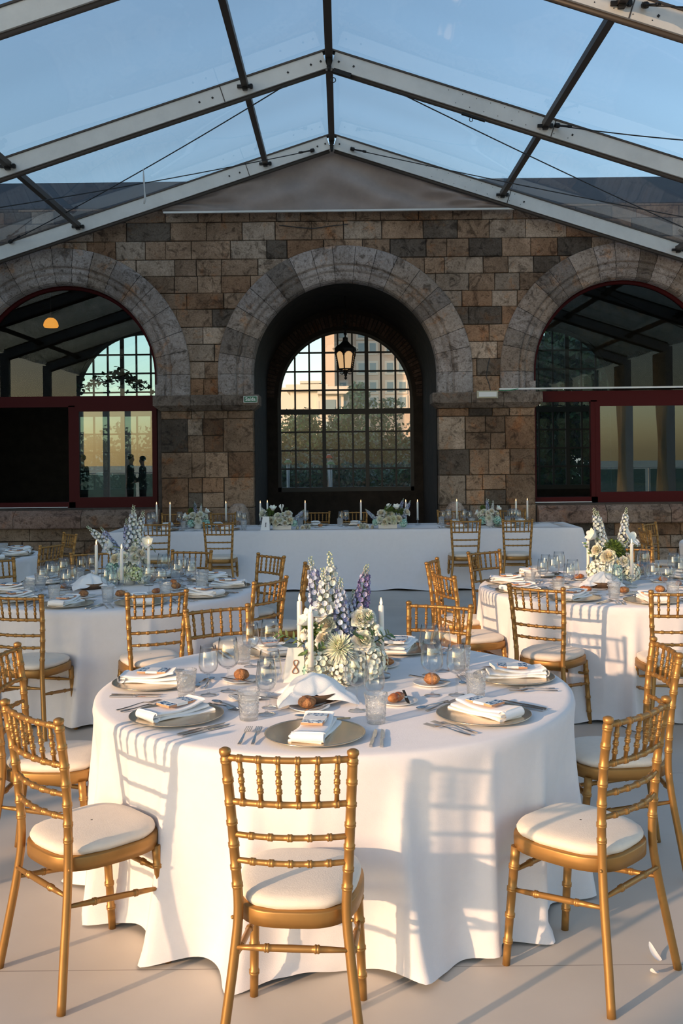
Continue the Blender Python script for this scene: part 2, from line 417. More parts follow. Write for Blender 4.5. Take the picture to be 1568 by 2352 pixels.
# sill copings
for idx, (pa, pb) in enumerate(((-7.2, -2.85), (3.05, 7.4))):
    b = MB(); x = pa; g = random.Random(idx+5)
    while x < pb-.05:
        wd = min(g.uniform(.9,1.1), pb-x); b.col = tuple(c_*1.0 for c_ in (.33+.08*g.random(), .255, .19))
        x0, x1 = x+.004, min(x+wd, pb)-.004; n = len(b.v)
        P = [(YW+.3,.925),(YW-.02,.90),(YW-.13,.82),(YW-.14,.79),(YW-.14,.64),(YW-.12,.622),(YW+.02,.622)]
        for X in (x0, x1): b.v += [Vector((X, y_, z_)) for y_, z_ in P]
        m_ = len(P)
        for k in range(m_-1): b.face([n+k+1, n+k, n+m_+k, n+m_+k+1], False)
        b.face([n+k for k in range(m_)], False); b.face([n+m_+k for k in range(m_)][::-1], False)
        x += wd
    struct(b.build('trim_%d' % (4+idx), M['stone']))

# moulded arch rings
PROF = [(1.99,.03),(1.99,-.05),(1.975,-.065),(1.725,-.065),(1.71,-.058),(1.702,-.02),(1.695,-.015),(1.675,-.035),(1.645,-.042),(1.615,-.032),(1.60,-.008),(1.592,.006),(1.58,.002),(1.55,.0),(1.51,.006),(1.475,.022),(1.455,.05),(1.446,.08),(1.446,.24)]
for ai, xc in enumerate(AX):
    b = MB(); g = random.Random(ai+20)
    nv = 17
    b.col = (.07,.06,.05)
    pr2 = [(r_-.012 if r_ > 1.8 else r_+.012 if r_ < 1.5 else r_, y_+.012) for r_, y_ in PROF]
    b.grid(lambda u, v: (lambda a, q: (xc - q[0]*math.cos(a), YW+q[1], ZC + q[0]*math.sin(a)))(PI*u, pr2[int(round(v*(len(pr2)-1)))]), 60, len(pr2)-1)
    cuts = [0]
    for i in range(1, nv): cuts.append(i/nv + g.uniform(-.008,.008))
    cuts.append(1)
    for i in range(nv):
        t = g.random(); q = .40+.17*g.random(); b.col = (q*1.04, q*.89, q*.79) if t < .65 else (q, q*.80, q*.64) if t < .88 else (q*.6, q*.5, q*.42)
        a0, a1 = PI*cuts[i]+.0022, PI*cuts[i+1]-.0022
        b.grid(lambda u, v: (lambda a, q: (xc - q[0]*math.cos(a), YW+q[1], ZC + q[0]*math.sin(a)))(lerp(a0, a1, u), PROF[int(round(v*(len(PROF)-1)))]), 6, len(PROF)-1)
    for sgn in (-1, 1):                    # straight stilts down to the impost
        q = .42+.08*g.random(); b.col = (q, q*.90, q*.84)
        b.grid(lambda u, v: (lambda q_: (xc + sgn*q_[0], YW+q_[1], lerp(ZI, ZC-.003, u) ))(PROF[int(round(v*(len(PROF)-1)))]), 2, len(PROF)-1)
        b.box((xc+sgn*1.51, YW+.06, ZI+.09), (.14, .16, .17))
    for f_, i_ in ((0,0),): pass
    o = struct(b.build('trim_%d' % (1+ai), M['arch']))
# imposts
for idx, (pa, pb) in enumerate(((-2.83, -1.382), (1.515, 3.03))):
    b = MB(); b.smooth = False
    pts = [(-.012,2.44),(.0,2.44),(.10,2.52),(.10,2.66),(.09,2.68),(-.012,2.68)]
    n = 3
    for k in range(n):
        q = .26 + .05*rnd.random(); b.col = (q, q*.80, q*.64)
        x0 = lerp(pa, pb, k/n); x1 = lerp(pa, pb, (k+1)/n)
        e0 = (1 if k == 0 else 0); e1 = (1 if k == n-1 else 0); m0 = len(b.v)
        for e, X, sg in ((e0, x0, -1), (e1, x1, 1)):
            for d_, z_ in pts: b.v.append(Vector((X + sg*(d_*e if e else -.003), YW - .03 - max(d_,0), z_)))
        for e, X, sg in ((e0, x0, -1), (e1, x1, 1)):
            for d_, z_ in pts: b.v.append(Vector((X + sg*(d_*e if e else -.003), YW + .35, z_)))
        L_ = len(pts)
        for i in range(L_-1):
            b.face([m0+i, m0+L_+i, m0+L_+i+1, m0+i+1]); b.face([m0+2*L_+i, m0+i, m0+i+1, m0+2*L_+i+1]); b.face([m0+L_+i, m0+3*L_+i, m0+3*L_+i+1, m0+L_+i+1])
        b.face([m0+L_-1, m0+2*L_-1, m0+4*L_-1, m0+3*L_-1]); b.face([m0, m0+2*L_, m0+3*L_, m0+L_])
    struct(b.build('trim_%d' % (6+idx), M['stone']))

# niche vault behind the centre arch, piers of the gallery, outer wall with three openings
WX = (-3.70, .075, 3.83); WR, WZ, WB = 1.27, 2.80, 1.04
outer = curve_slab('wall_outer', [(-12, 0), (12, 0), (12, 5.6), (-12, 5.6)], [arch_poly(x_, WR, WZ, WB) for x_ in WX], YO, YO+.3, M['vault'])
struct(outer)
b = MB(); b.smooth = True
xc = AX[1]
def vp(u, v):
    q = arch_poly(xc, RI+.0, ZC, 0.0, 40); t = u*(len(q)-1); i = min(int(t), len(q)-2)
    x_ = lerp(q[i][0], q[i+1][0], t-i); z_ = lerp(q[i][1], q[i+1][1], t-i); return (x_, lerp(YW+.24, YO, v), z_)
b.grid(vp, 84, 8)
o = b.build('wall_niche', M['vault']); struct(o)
# rows of radial bricks round the far window
b = MB(); g = random.Random(9)
for i in range(60):
    a = PI*(i+.5)/60; q = .07+.05*g.random(); b.col = (q*1.25, q*.8, q*.62)
    rr = WR+.17; rot = Matrix.Rotation(-(a-PI/2), 3, 'Y')
    b.box((WX[1] - rr*math.cos(a)*-1, YO-.01, WZ + rr*math.sin(a)), (.055, .03, .22), Matrix.Rotation(PI/2-a, 3, 'Y'))
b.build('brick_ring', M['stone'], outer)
# dark rooms behind the side arches
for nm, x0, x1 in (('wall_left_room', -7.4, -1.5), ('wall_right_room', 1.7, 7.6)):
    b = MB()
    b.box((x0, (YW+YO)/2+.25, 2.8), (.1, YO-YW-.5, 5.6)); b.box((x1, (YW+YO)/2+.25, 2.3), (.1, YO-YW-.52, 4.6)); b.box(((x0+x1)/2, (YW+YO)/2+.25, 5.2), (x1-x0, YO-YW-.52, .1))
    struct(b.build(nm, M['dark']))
b = MB(); b.box((0, 17.3, 5.64), (23.9, 3.2, .04)); struct(b.build('roof_gallery', M['dark']))
b = MB(); b.smooth = False                # low slate roof of the gallery, hipped at both ends
b.v = [Vector(q) for q in ((-12,15.75,5.67),(12,15.75,5.67),(12,18.95,5.67),(-12,18.95,5.67),(-10.6,17.3,6.5),(10.6,17.3,6.5))]
for f in ((0,1,5,4),(1,2,5),(2,3,4,5),(3,0,4),(3,2,1,0)): b.face(list(f))
struct(b.build('roof_slate', mat('slate', (.022,.027,.030), .8, noise_amt=.3, nscale=6)))

# outer windows with their grid of glazing bars
def grid_window(name, xc):
    b = MB(); r0, r1 = WR-.06, WR+.01
    b.grid(lambda u, v: (lambda a, q: (xc - q[0]*math.cos(a), YO+.05+q[1], WZ+q[0]*math.sin(a)))(PI*u, [(r0,.08),(r0,-.02),(r1,-.02),(r1,.08)][int(round(v*3))]), 48, 3)
    for s_ in (-1, 1): b.box((xc+s_*(r0+.035), YO+.08, (WZ+WB)/2), (.07,.1,WZ-WB))
    b.box((xc, YO+.08, WB+.035), (2*r1, .1, .09))
    root = b.build(name, M['winframe'])
    struct(root)
    # bars
    pw = 2*(r0)/9.0; bb = MB()
    for i in range(1, 9):
        x_ = -r0 + pw*i; wd = .07 if i in (3, 6) else .032
        top = math.sqrt(max(0, r0*r0 - x_*x_))
        bb.box((xc+x_, YO+.08, (WB+.03+WZ+top)/2), (wd, .06 if wd > .05 else .04, WZ+top-WB-.03))
    zs = [WB+.08 + .345*k for k in range(1, 4)]
    zt = WB+.08+.345*4+.035
    for z_ in zs: bb.box((xc, YO+.08, z_), (2*r0, .036, .032))
    bb.box((xc, YO+.08, zt), (2*r0, .07, .10))
    for k in range(1, 4):
        z_ = zt+.05+.352*k; hw = math.sqrt(max(.01, r0*r0 - max(0, z_-WZ)**2)); bb.box((xc, YO+.08, z_), (2*hw, .036, .032))
    bb.build('glazing_bars', M['winframe'], root)
    p = MB(); p.smooth = False; q = arch_poly(xc, r0+.01, WZ, WB+.03, 40); p.v = [Vector((x_, YO+.085, z_)) for x_, z_ in q]; p.face(list(range(len(q))))
    p.build('pane', M['pane'], root)
    return root
grid_window('window_2', WX[1]); grid_window('window_4', WX[0]); grid_window('window_5', WX[2])

# red framed side windows
def side_window(name, xc, mull, panes, strips=None):
    b = MB(); yf = YW+.22; r0, r1 = RI-.055, RI+.01
    prof = [(r0,.08),(r0,0),(r1,0),(r1,.08)]
    b.grid(lambda u, v: (lambda a, q: (xc - q[0]*math.cos(a), yf+q[1], ZC+q[0]*math.sin(a)))(PI*u, prof[int(round(v*3))]), 48, 3)
    for s_ in (-1, 1): b.box((xc+s_*(r0+.035), yf+.04, (ZC+ZS)/2), (.07, .08, ZC-ZS))
    b.box((xc, yf+.03, 2.615), (2*r1, .12, .17)); b.box((xc, yf+.03, ZS+.045), (2*r1, .12, .09))
    b.box((mull, yf+.02, (2.55+ZS)/2), (.10, .10, 2.55-ZS))
    root = b.build(name, M['red']); struct(root)
    for (x0, x1) in panes:
        f = MB(); z0, z1 = ZS+.09, 2.53; t = .075
        f.box(((x0+x1)/2, yf-.01, z0+t/2), (x1-x0,.05,t)); f.box(((x0+x1)/2, yf-.01, z1-t/2), (x1-x0,.05,t))
        f.box((x0+t/2, yf-.01, (z0+z1)/2), (t,.052,z1-z0)); f.box((x1-t/2, yf-.01, (z0+z1)/2), (t,.052,z1-z0))
        s_ = f.build('sliding_sash', M['red'], root)
        p = MB(); p.smooth = False; p.box(((x0+x1)/2, yf-.01, (z0+z1)/2), (x1-x0-.12, .006, z1-z0-.12)); p.build('pane', M['mirror_pane'], s_)
    q = [(x_, z_) for x_, z_ in arch_poly(xc, r0+.02, ZC, 2.70, 40)]
    p = MB(); p.smooth = False; p.v = [Vector((x_, yf+.05, z_)) for x_, z_ in q]; p.face(list(range(len(q)))); p.build('arched_pane', M['arch_pane'], root)
    return root
side_window('window_1', AX[0], -4.28, [(-4.24, -2.93)])
side_window('window_3', AX[2], 4.00, [(4.02, 5.90)])
b = MB(); b.box((-5.1, YW+.18, ZS+.012), (1.5, .03, .012)); tag(b.build('sliding_track', M['white_plastic'], ), 'thin white sliding track along the bottom of the left arch window', 'track')
b = MB(); b.box((3.5, YW+.18, ZS+.012), (.9, .03, .012)); tag(b.build('sliding_track', M['white_plastic'], ), 'thin white sliding track under the open part of the right arch window', 'track')

# unseen wall added at the left to block the low sun; slots make dapples
wl = MB(); wl.smooth = False
for y0, y1 in ((-2.7,-2.2),(-2.02,-1.72),(-1.5,-1.15),(-.9,19.5)): wl.box((-12.3, (y0+y1)/2, 6.3), (.4, y1-y0, 12.6))
for z0, z1 in ((0,3.3),(3.75,4.1),(4.35,12.6)): wl.box((-12.3, -1.5, (z0+z1)/2), (.36, 2.2, z1-z0))
struct(wl.build('added_shade_wall', M['stone']))

# ================================================================== TENT
YR = (15.38, 12.16, 8.87, 5.6, 2.3, -1.0, -4.3)
RX, RZ = -.108, 6.40                       # ridge line, underside of the beams at the apex
SL = math.tan(math.radians(18.0)); HWT = 7.6
rn = ['nearest the stone wall', 'second from the stone wall', 'at the top edge of the picture', 'overhead above the front table', 'above the camera', 'just behind the camera', 'at the open sea end']
CA = math.cos(math.atan(SL)); SA = math.sin(math.atan(SL))
def beam_prof(b, y, s_, x0, x1, zoff, wd, ht, ch=0):
    a = Vector((RX+s_*x0, y, RZ - x0*SL + zoff)); c = Vector((RX+s_*x1, y, RZ - x1*SL + zoff)); b.bar(a, c, wd, ht)
for i, y in enumerate(YR):
    root = thing('tent_rafter', 'pale aluminium roof rafter pair, ' + rn[i], 'tent beam', (RX, y, 0), 0, 'tent rafters')
    for s_ in (-1, 1):
        def lp(b, name, m):
            o = b.build(name, m, root); o.location = (-RX, -y, 0); return o
        b = MB(); beam_prof(b, y, s_, .05, HWT, .155, .10, .20); lp(b, 'beam', M['alu'])
        b = MB(); beam_prof(b, y, s_, .02, HWT, .272, .13, .02); lp(b, 'keder_track', M['alu_dark'])
        b = MB(); b.tube([(RX+s_*.04, y, RZ-.04*SL+.03), (RX+s_*HWT, y, RZ-HWT*SL+.03)], .028, 10); lp(b, 'lower_tube', M['alu_dark'])
        b = MB(); b.box((RX+s_*HWT, y, (RZ-HWT*SL+.2)/2), (.2, .12, RZ-HWT*SL+.2)); lp(b, 'leg', M['alu'])
        # joint plates with bolts
        b = MB(); yb = y-.053
        for t in ((.10,.22,.5) if s_ < 0 else (.12,.30)) + ((1.42,1.58) if s_ < 0 else (2.95,)):
            b.box((RX+s_*t, yb, RZ-t*SL+.15), (.022,.01,.022), Matrix.Rotation(.7, 3, 'Y'))
        if s_ > 0:
            for k in range(18): b.box((RX+1.45+.085*k, yb, RZ-(1.45+.085*k)*SL+.225-.13*(k % 2)), (.008,.006,.008))
        lp(b, 'bolts', M['steel'])
        b = MB(); t = 1.30 if s_ < 0 else 2.72
        b.box((RX+s_*t, yb+.002, RZ-t*SL+.155), (.012, .006, .20), Matrix.Rotation(s_*.32, 3, 'Y')); lp(b, 'joint_line', M['alu_dark'])
    b = MB()
    b.box((RX, y-.01, RZ+.23), (.075, .14, .17)); b.box((RX, y-.07, RZ+.12), (.05,.04,.16)); b.tube([(RX-.05, y-.09, RZ+.235), (RX+.05, y-.09, RZ+.235)], .022, 8)
    b.tube([(RX, y-.07, RZ+.05), (RX, y-.07, RZ-.01)], [.03,.012], 8)
    o = b.build('ridge_bracket', M['steel'], root); o.location = (-RX, -y, 0)
    if i == 1:
        b = MB(); b.box((RX+.16, y-.05, RZ-.03), (.22,.06,.05), Matrix.Rotation(.32, 3, 'Y')); b.tube([(RX+.05+.03*math.cos(a*PI/5), y-.05, RZ-.11+.03*math.sin(a*PI/5)) for a in range(11)], .006, 6)
        o = b.build('lifting_plate', M['steel'], root); o.location = (-RX, -y, 0); b = MB()
        b.box((RX+1.75, y-.05, RZ-1.75*SL-.01), (.30,.05,.025), Matrix.Rotation(.32, 3, 'Y')); b.tube([(RX+1.72+.02*math.cos(a*PI/5), y-.05, RZ-1.72*SL-.05+.025*math.sin(a*PI/5)) for a in range(11)], .005, 6)
        o = b.build('lifting_plate', M['steel'], root); o.location = (-RX, -y, 0)
PUR = ((RX, .02, 'ridge'), (-1.13, 0, 'left'), (2.51, 0, 'right'), (-4.02, 0, 'far left'), (-6.9, 0, 'left eave'), (6.6, 0, 'right eave'), (5.2, 0, 'far right'))
for x, dz, nm in PUR:
    z = RZ - abs(x-RX)*SL + .17 + dz
    for k in range(len(YR)-1):
        if k > 2 and nm not in ('ridge','left','right'): continue
        y0, y1 = YR[k+1], YR[k]
        b = MB(); b.box((0, 0, 0), (.075 if nm != 'ridge' else .09, y0 and (y1-y0-.1), .075))
        root = b.build('purlin', M['alu_dark'], None, (x, (y0+y1)/2, z))
        tag(root, 'dark square roof tube, %s line, bay %s' % (nm, ('next to the stone wall','second from the stone wall','third from the stone wall','over the front table','over the camera','behind the camera')[k]), 'roof bar', 'tent purlins')
        if nm != 'ridge':
            h = MB(); L2 = (y1-y0)/2
            for s_ in (-1, 1):
                h.box((0, s_*(L2-.07), -.02), (.19, .03, .035)); h.box((0, s_*(L2-.08), -.035), (.06, .06, .06)); h.box((.075, s_*(L2-.07), -.02), (.03,.04,.05))
            h.build('bracket', M['steel'], root)
# clear roof film
b = MB()
for s_ in (-1, 1):
    def ff(u, v):
        x = .03 + u*(HWT+.1); y = lerp(YR[-1], YR[0]+.06, v)
        bay = (YR[0]-y)/3.29; ph = abs(bay-round(bay)); sag = .02*math.sin(PI*min(1,ph*2))
        return (RX+s_*x, y, RZ - x*SL + .295 + .01*s_*0 + (.012*math.sin(x*1.7+bay*2) - sag))
    b.grid(ff, 26, 72)
# folded hem bands that run beside the rafters
struct(b.build('ceiling', M['film']))
# gable canvas and its bottom batten
def gab(u, v):
    x = lerp(-2.75, 2.62, u); top = RZ - abs(x-RX)*SL + .16; bot = 5.515
    k = v**1.0; z = lerp(bot, max(top, bot+.01), k)
    a = (x+.2)
    fold = .07*math.sin(9*v + 3.2*abs(a)) * math.exp(-abs(a)*.5) + .05*math.sin(4*a+6*v) + .02*math.sin(11*a*(1-v)+2)
    return (x, YR[0]+.09+fold*math.sin(PI*min(1, v*1.0+.02))*1.0, z)
b = MB(); b.grid(gab, 90, 24); tag(b.build('gable_canvas', M['drape']), 'grey brown canvas filling the gable above the stone wall', 'canvas')
b = MB(); b.bar((-2.72, YR[0]+.02, 5.50), (2.7, YR[0]+.02, 5.505), .05, .028); tag(b.build('gable_batten', M['alu']), 'thin pale batten along the bottom of the gable canvas', 'batten')
# bracing cables
def cable(p0, p1, label, sag=.05, turn=True, r=.0075):
    p0, p1 = Vector(p0), Vector(p1); b = MB()
    pts = [p0.lerp(p1, k/16) - Vector((0,0,sag*4*(k/16)*(1-k/16))) for k in range(17)]
    b.tube(pts, r, 6); o = b.build('bracing_cable', M['cable']); tag(o, label, 'cable', 'tent bracing cables')
    if turn:
        h = MB(); d = (p1-p0).normalized(); h.tube([p0, p0+d*.05, p0+d*.06, p0+d*.2, p0+d*.21, p0+d*.26], [.03,.03,.012,.012,.018,.018], 8); h.build('turnbuckle', M['steel'], o)
    return o
cable(at(22, 556, 15.3), at(655, 196, 12.1), 'thin dark cable climbing from the lower left rafter to the second rafter')
cable(at(720, 345, 15.3), at(-300, 522, 12.1), 'thin dark cable running left from just below the gable peak')
cable(at(1900, 668, 15.3), at(912, 211, 12.1), 'thin dark cable falling to the right from the second rafter')
cable(at(806, 342, 15.3), at(2100, 594, 12.1), 'thin dark cable running right from just below the gable peak')
cable(at(1276, 288, 12.08), at(2000, 345, 8.9), 'thin dark cable starting at the joint of the second rafter on the right')
cable(at(1478, 12, 8.8), at(2200, -20, 5.7), 'thin dark cable at the top right corner')
b = MB(); pr = [at(329,388,13.2), at(330,410,13.2), at(332,440,13.2), at(333,456,13.2), at(331,468,13.2)]
b.tube(pr, [.006,.012,.009,.016,.012], 5); tag(b.build('hanging_ribbon', M['white_plastic']), 'short white ribbon hanging from the bracing cable on the left', 'ribbon')

# ================================================================== WALL FITTINGS
sg = thing('exit_sign', 'small green exit sign reading Saída on the left impost', 'sign', at(575, 917, YW-.15))
b = MB(); b.box((0,0,0), (.215,.014,.105)); b.build('backing', M['signwhite'], sg)
b = MB(); b.box((0,-.0085,0), (.198,.004,.088)); b.build('panel', M['signgreen'], sg)
def text(s, size, m, parent, loc, rot=(PI/2,0,0), name='lettering', ex=.0008, shear=0, bold=0):
    cu = bpy.data.curves.new(name, 'FONT'); cu.body = s; cu.size = size; cu.align_x = 'CENTER'; cu.align_y = 'CENTER'; cu.extrude = ex; cu.shear = shear; cu.offset = bold
    o = bpy.data.objects.new('tmp', cu); C.objects.link(o); bpy.context.view_layer.update()
    me = bpy.data.meshes.new_from_object(o.evaluated_get(bpy.context.evaluated_depsgraph_get())); bpy.data.objects.remove(o); me.materials.clear(); me.materials.append(m)
    o = bpy.data.objects.new(name, me); C.objects.link(o); o.parent = parent; o.location = loc; o.rotation_euler = rot; return o
text('Saída', .078, M['signwhite'], sg, (0,-.0115,0), bold=.0012)
em = thing('emergency_light', 'white rectangular emergency light fixed to the right impost', 'light', at(1119, 906, YW-.17))
b = MB(); b.box((0,.02,0), (.325,.05,.115)); b.box((0,.0,0), (.30,.03,.095)); b.build('housing', mat('ivory_plastic', (.5,.48,.36), .5), em)
b = MB(); b.box((0,-.02,0), (.275,.03,.075)); b.build('diffuser', M['white_plastic'], em)
b = MB(); b.bar(at(1146,893.5,YW-.14), at(1600,888,YW+.10), .03, .026); o = b.build('cable_duct', M['white_plastic']); tag(o, 'white cable duct along the top of the right window transom', 'duct')
b = MB(); b.tube([at(1144,897,YW-.17), at(1160,897.5,YW-.165), at(1178,895,YW-.165), at(1190,893,YW-.165)], .006, 6); tag(b.build('green_wire', M['green_cloth']), 'short green wire beside the emergency light', 'wire')
b = MB(); b.tube([at(1124,822,YW-.02), at(1120,840,YW-.03), at(1116,865,YW-.03), at(1122,880,YW-.03), at(1126,897,YW-.12)], .006, 6); tag(b.build('loose_wire', M['cable']), 'loose dark wire hanging above the emergency light', 'wire')
b = MB(); b.tube([at(x, y_, YW-.03) for x, y_ in ((640,517),(680,522),(720,525),(760,519),(800,515))], .007, 6); tag(b.build('slack_wire', M['cable']), 'slack dark wire across the top stones above the centre arch', 'wire')
def lamp_body(nm, lab, loc, s=1):
    pass
# lantern
LY = 17.0; lc = at(793, 808, LY); ln = thing('hanging_lantern', 'ornate black iron lantern glowing inside the centre arch', 'lantern', lc)
sc_ = LY/F                                    # metres per photo pixel at this depth
def six(zs, n=6, ph=.35):
    return [(r_*sc_, -(y_)*sc_) for r_, y_ in zs]
b = MB(); b.smooth = False; b.lathe(six([(15.5,40),(15.5,38),(23,-2),(24.5,-4)]), 6, fn=None); b.build('glass_body', M['frosted'], ln, None, .35)
b = MB(); 
for k in range(6):
    a = k*PI/3; p0 = Vector((16.5*sc_*math.cos(a), 16.5*sc_*math.sin(a), -40*sc_)); p1 = Vector((24.5*sc_*math.cos(a), 24.5*sc_*math.sin(a), 4*sc_)); b.tube([p0, p1], .012, 6)
    for j in range(9): b.ball(p0.lerp(p1, j/9)+Vector((.012*math.cos(a), .012*math.sin(a), 0)), .011, 6, 4)
    a2 = (k+1)*PI/3; q0 = Vector((16.5*sc_*math.cos(a2), 16.5*sc_*math.sin(a2), -40*sc_)); b.tube([p0, q0], .012, 6)
    q1 = Vector((24.5*sc_*math.cos(a2), 24.5*sc_*math.sin(a2), 4*sc_))
    for j in range(12):                       # arched spandrel over each pane
        t = (j+.5)/12; e = p1.lerp(q1, t); hgt = (1-math.sqrt(max(0, 1-(2*t-1)**2)))*.11 + .03; b.box(e - Vector((0,0,hgt/2)), (.022,.012,hgt), Matrix.Rotation(a2-PI/6+PI/2-PI/6*0, 3, 'Z'))
    c_ = Vector((30*sc_*math.cos(a), 30*sc_*math.sin(a), 6*sc_))
    b.tube([Vector((26*sc_*math.cos(a), 26*sc_*math.sin(a), 4*sc_)).lerp(c_, .5) + Vector((math.cos(a)*math.cos(th), math.sin(a)*math.cos(th), math.sin(th)))*(.022*(1-.06*q)) for q in range(10) for th in [q*.7]], .005, 5)
    e_ = Vector((10*sc_*math.cos(a), 10*sc_*math.sin(a), -46*sc_))
    b.tube([e_ + Vector((math.cos(a)*math.cos(th), math.sin(a)*math.cos(th), math.sin(th)))*.04 for q in range(9) for th in [q*.7]], .006, 5)
b.build('frame', M['black_iron'], ln, None, .35)
b = MB(); b.smooth = False
b.lathe(six([(25,-3),(26,-7),(22,-12),(14,-17),(9,-22),(7,-24),(6,-30),(7,-32),(2,-34),(2,-38),(5,-41),(1.5,-44),(1.5,-52)]), 6); b.build('canopy_roof', M['black_iron'], ln, None, .35)
b = MB()
for k in range(7):
    a = k*2*PI/7; c0 = Vector((0,0,58*sc_)); b.tube([c0, c0+Vector((4*sc_*math.cos(a),4*sc_*math.sin(a),1*sc_)), c0+Vector((8*sc_*math.cos(a),8*sc_*math.sin(a),-4*sc_))], [.012,.02,.004], 5)
b.tube([(0,0,50*sc_),(0,0,60*sc_)], .01, 6); b.build('leaf_crown', M['black_iron'], ln); b = MB()
b.lathe(six([(3,41),(6,43),(3,46),(4,50),(3,55),(1.5,58),(4,60),(1,64)]), 8); b.build('finial', M['black_iron'], ln)
b = MB(); b.tube([(0,0,58*sc_), (0,0,ZC+RI-lc.z-.02)], .009, 6); b.ball((0,0,70*sc_), .03); b.build('suspension_rod', M['black_iron'], ln)
b = MB(); b.ball((-.02,-.03,-14*sc_), .07, 16, 10); b.build('bulb', M['bulb'], ln)
# amber lamp inside the left room
al = thing('amber_lamp', 'glowing amber shade lamp inside the left arch window', 'lamp', at(117, 748, 17.2))
b = MB(); b.lathe([(.115,-.03),(.13,0),(.12,.05),(.09,.10),(.05,.13)], 14); b.build('shade', M['amber'], al)
b = MB(); b.tube([(0,0,.13),(0,0,5.15-al.location.z)], .006, 6); b.build('cord', M['cable'], al)
# rounded stone posts in front of the piers
for k, (px, w_, lab) in enumerate(((547, 52, 'left'), (1045, 48, 'right'))):
    p = at(px, 1160, YW-.45); s_ = w_/2*(YW-.45)/F
    top = at(px, 1156 if k == 0 else 1152, YW-.45).z
    b = MB(); b.col = (.55,.42,.33)
    b.lathe([(s_*.8,0),(s_,.02),(s_,top-.16),(s_*1.0,top-.14),(s_*.86,top-.115),(s_*.88,top-.09),(s_*.66,top-.05),(s_*.66,top-.035),(s_*.4,top-.008),(.001,top)], 24)
    tag(b.build('stone_bollard', M['arch'], None, (p.x, p.y, 0)), 'round topped stone bollard at the foot of the %s pier behind the head table' % lab, 'bollard')

# ================================================================== CHAIR
def cr_path(P, n):
    out = []
    Q = [P[0]*2-P[1]] + P + [P[-1]*2-P[-2]]
    for i in range(1, len(Q)-2):
        for k in range(n):
            t = k/n; a, b_, c, d = Q[i-1], Q[i], Q[i+1], Q[i+2]
            out.append(.5*((2*b_) + (c-a)*t + (2*a-5*b_+4*c-d)*t*t + (3*b_-a-3*c+d)*t**3))
    out.append(P[-1]); return out
def bamboo(b, P, r0, r1, rings, n=8, rh=.0032, seg=5, taper=None):
    P = [Vector(p) for p in P]; pts = cr_path(P, seg) if len(P) > 2 else [P[0].lerp(P[1], k/4) for k in range(5)]
    L = [0]
    for i in range(1, len(pts)): L.append(L[-1] + (pts[i]-pts[i-1]).length)
    T = L[-1]
    def pos(s_):
        for i in range(1, len(L)):
            if s_ <= L[i] + 1e-9:
                t = (s_-L[i-1])/(L[i]-L[i-1]+1e-12); return pts[i-1].lerp(pts[i], t)
        return pts[-1]
    ss = {0.0: 0, T: 0}
    for x in L: ss[x] = 0
    for q in rings:
        c = q*T
        for d, h in ((-.0085,0),(-.006,1),(-.0015,1),(0,.35),(.0015,1),(.006,1),(.0085,0)):
            x = c+d
            if 0 < x < T: ss[x] = h
    key = []
    for x in sorted(ss):
        if ss[x] == 0 and any(abs(x-q*T) < .008 for q in rings) and 0 < x < T: continue
        if key and x-key[-1][0] < 1e-4: continue
        key.append((x, ss[x]))
    rad = []
    for x, h in key:
        t = x/T; rr = lerp(r0, r1, t)
        if taper: rr *= taper(t)
        rad.append(rr + rh*h)
    b.tube([pos(x) for x, _ in key], rad, n); return b
def post_x(z):
    return lerp(.155, .181, max(0,(z-.45)/.47))
def post_y(z):
    t = max(0,(z-.45)/.47); return -.178 - .045*t*t
def seat_outline(sc_=1.0, n=40, grow=0):
    out = []
    for k in range(n):
        a = 2*PI*k/n; c, s_ = math.cos(a), math.sin(a)
        y = .20*math.copysign(abs(s_)**.72, s_); A = .188 + .016*(y/.2)
        x = A*math.copysign(abs(c)**.62, c)
        out.append((x*sc_ + grow*c, y*sc_ + grow*s_))
    return out
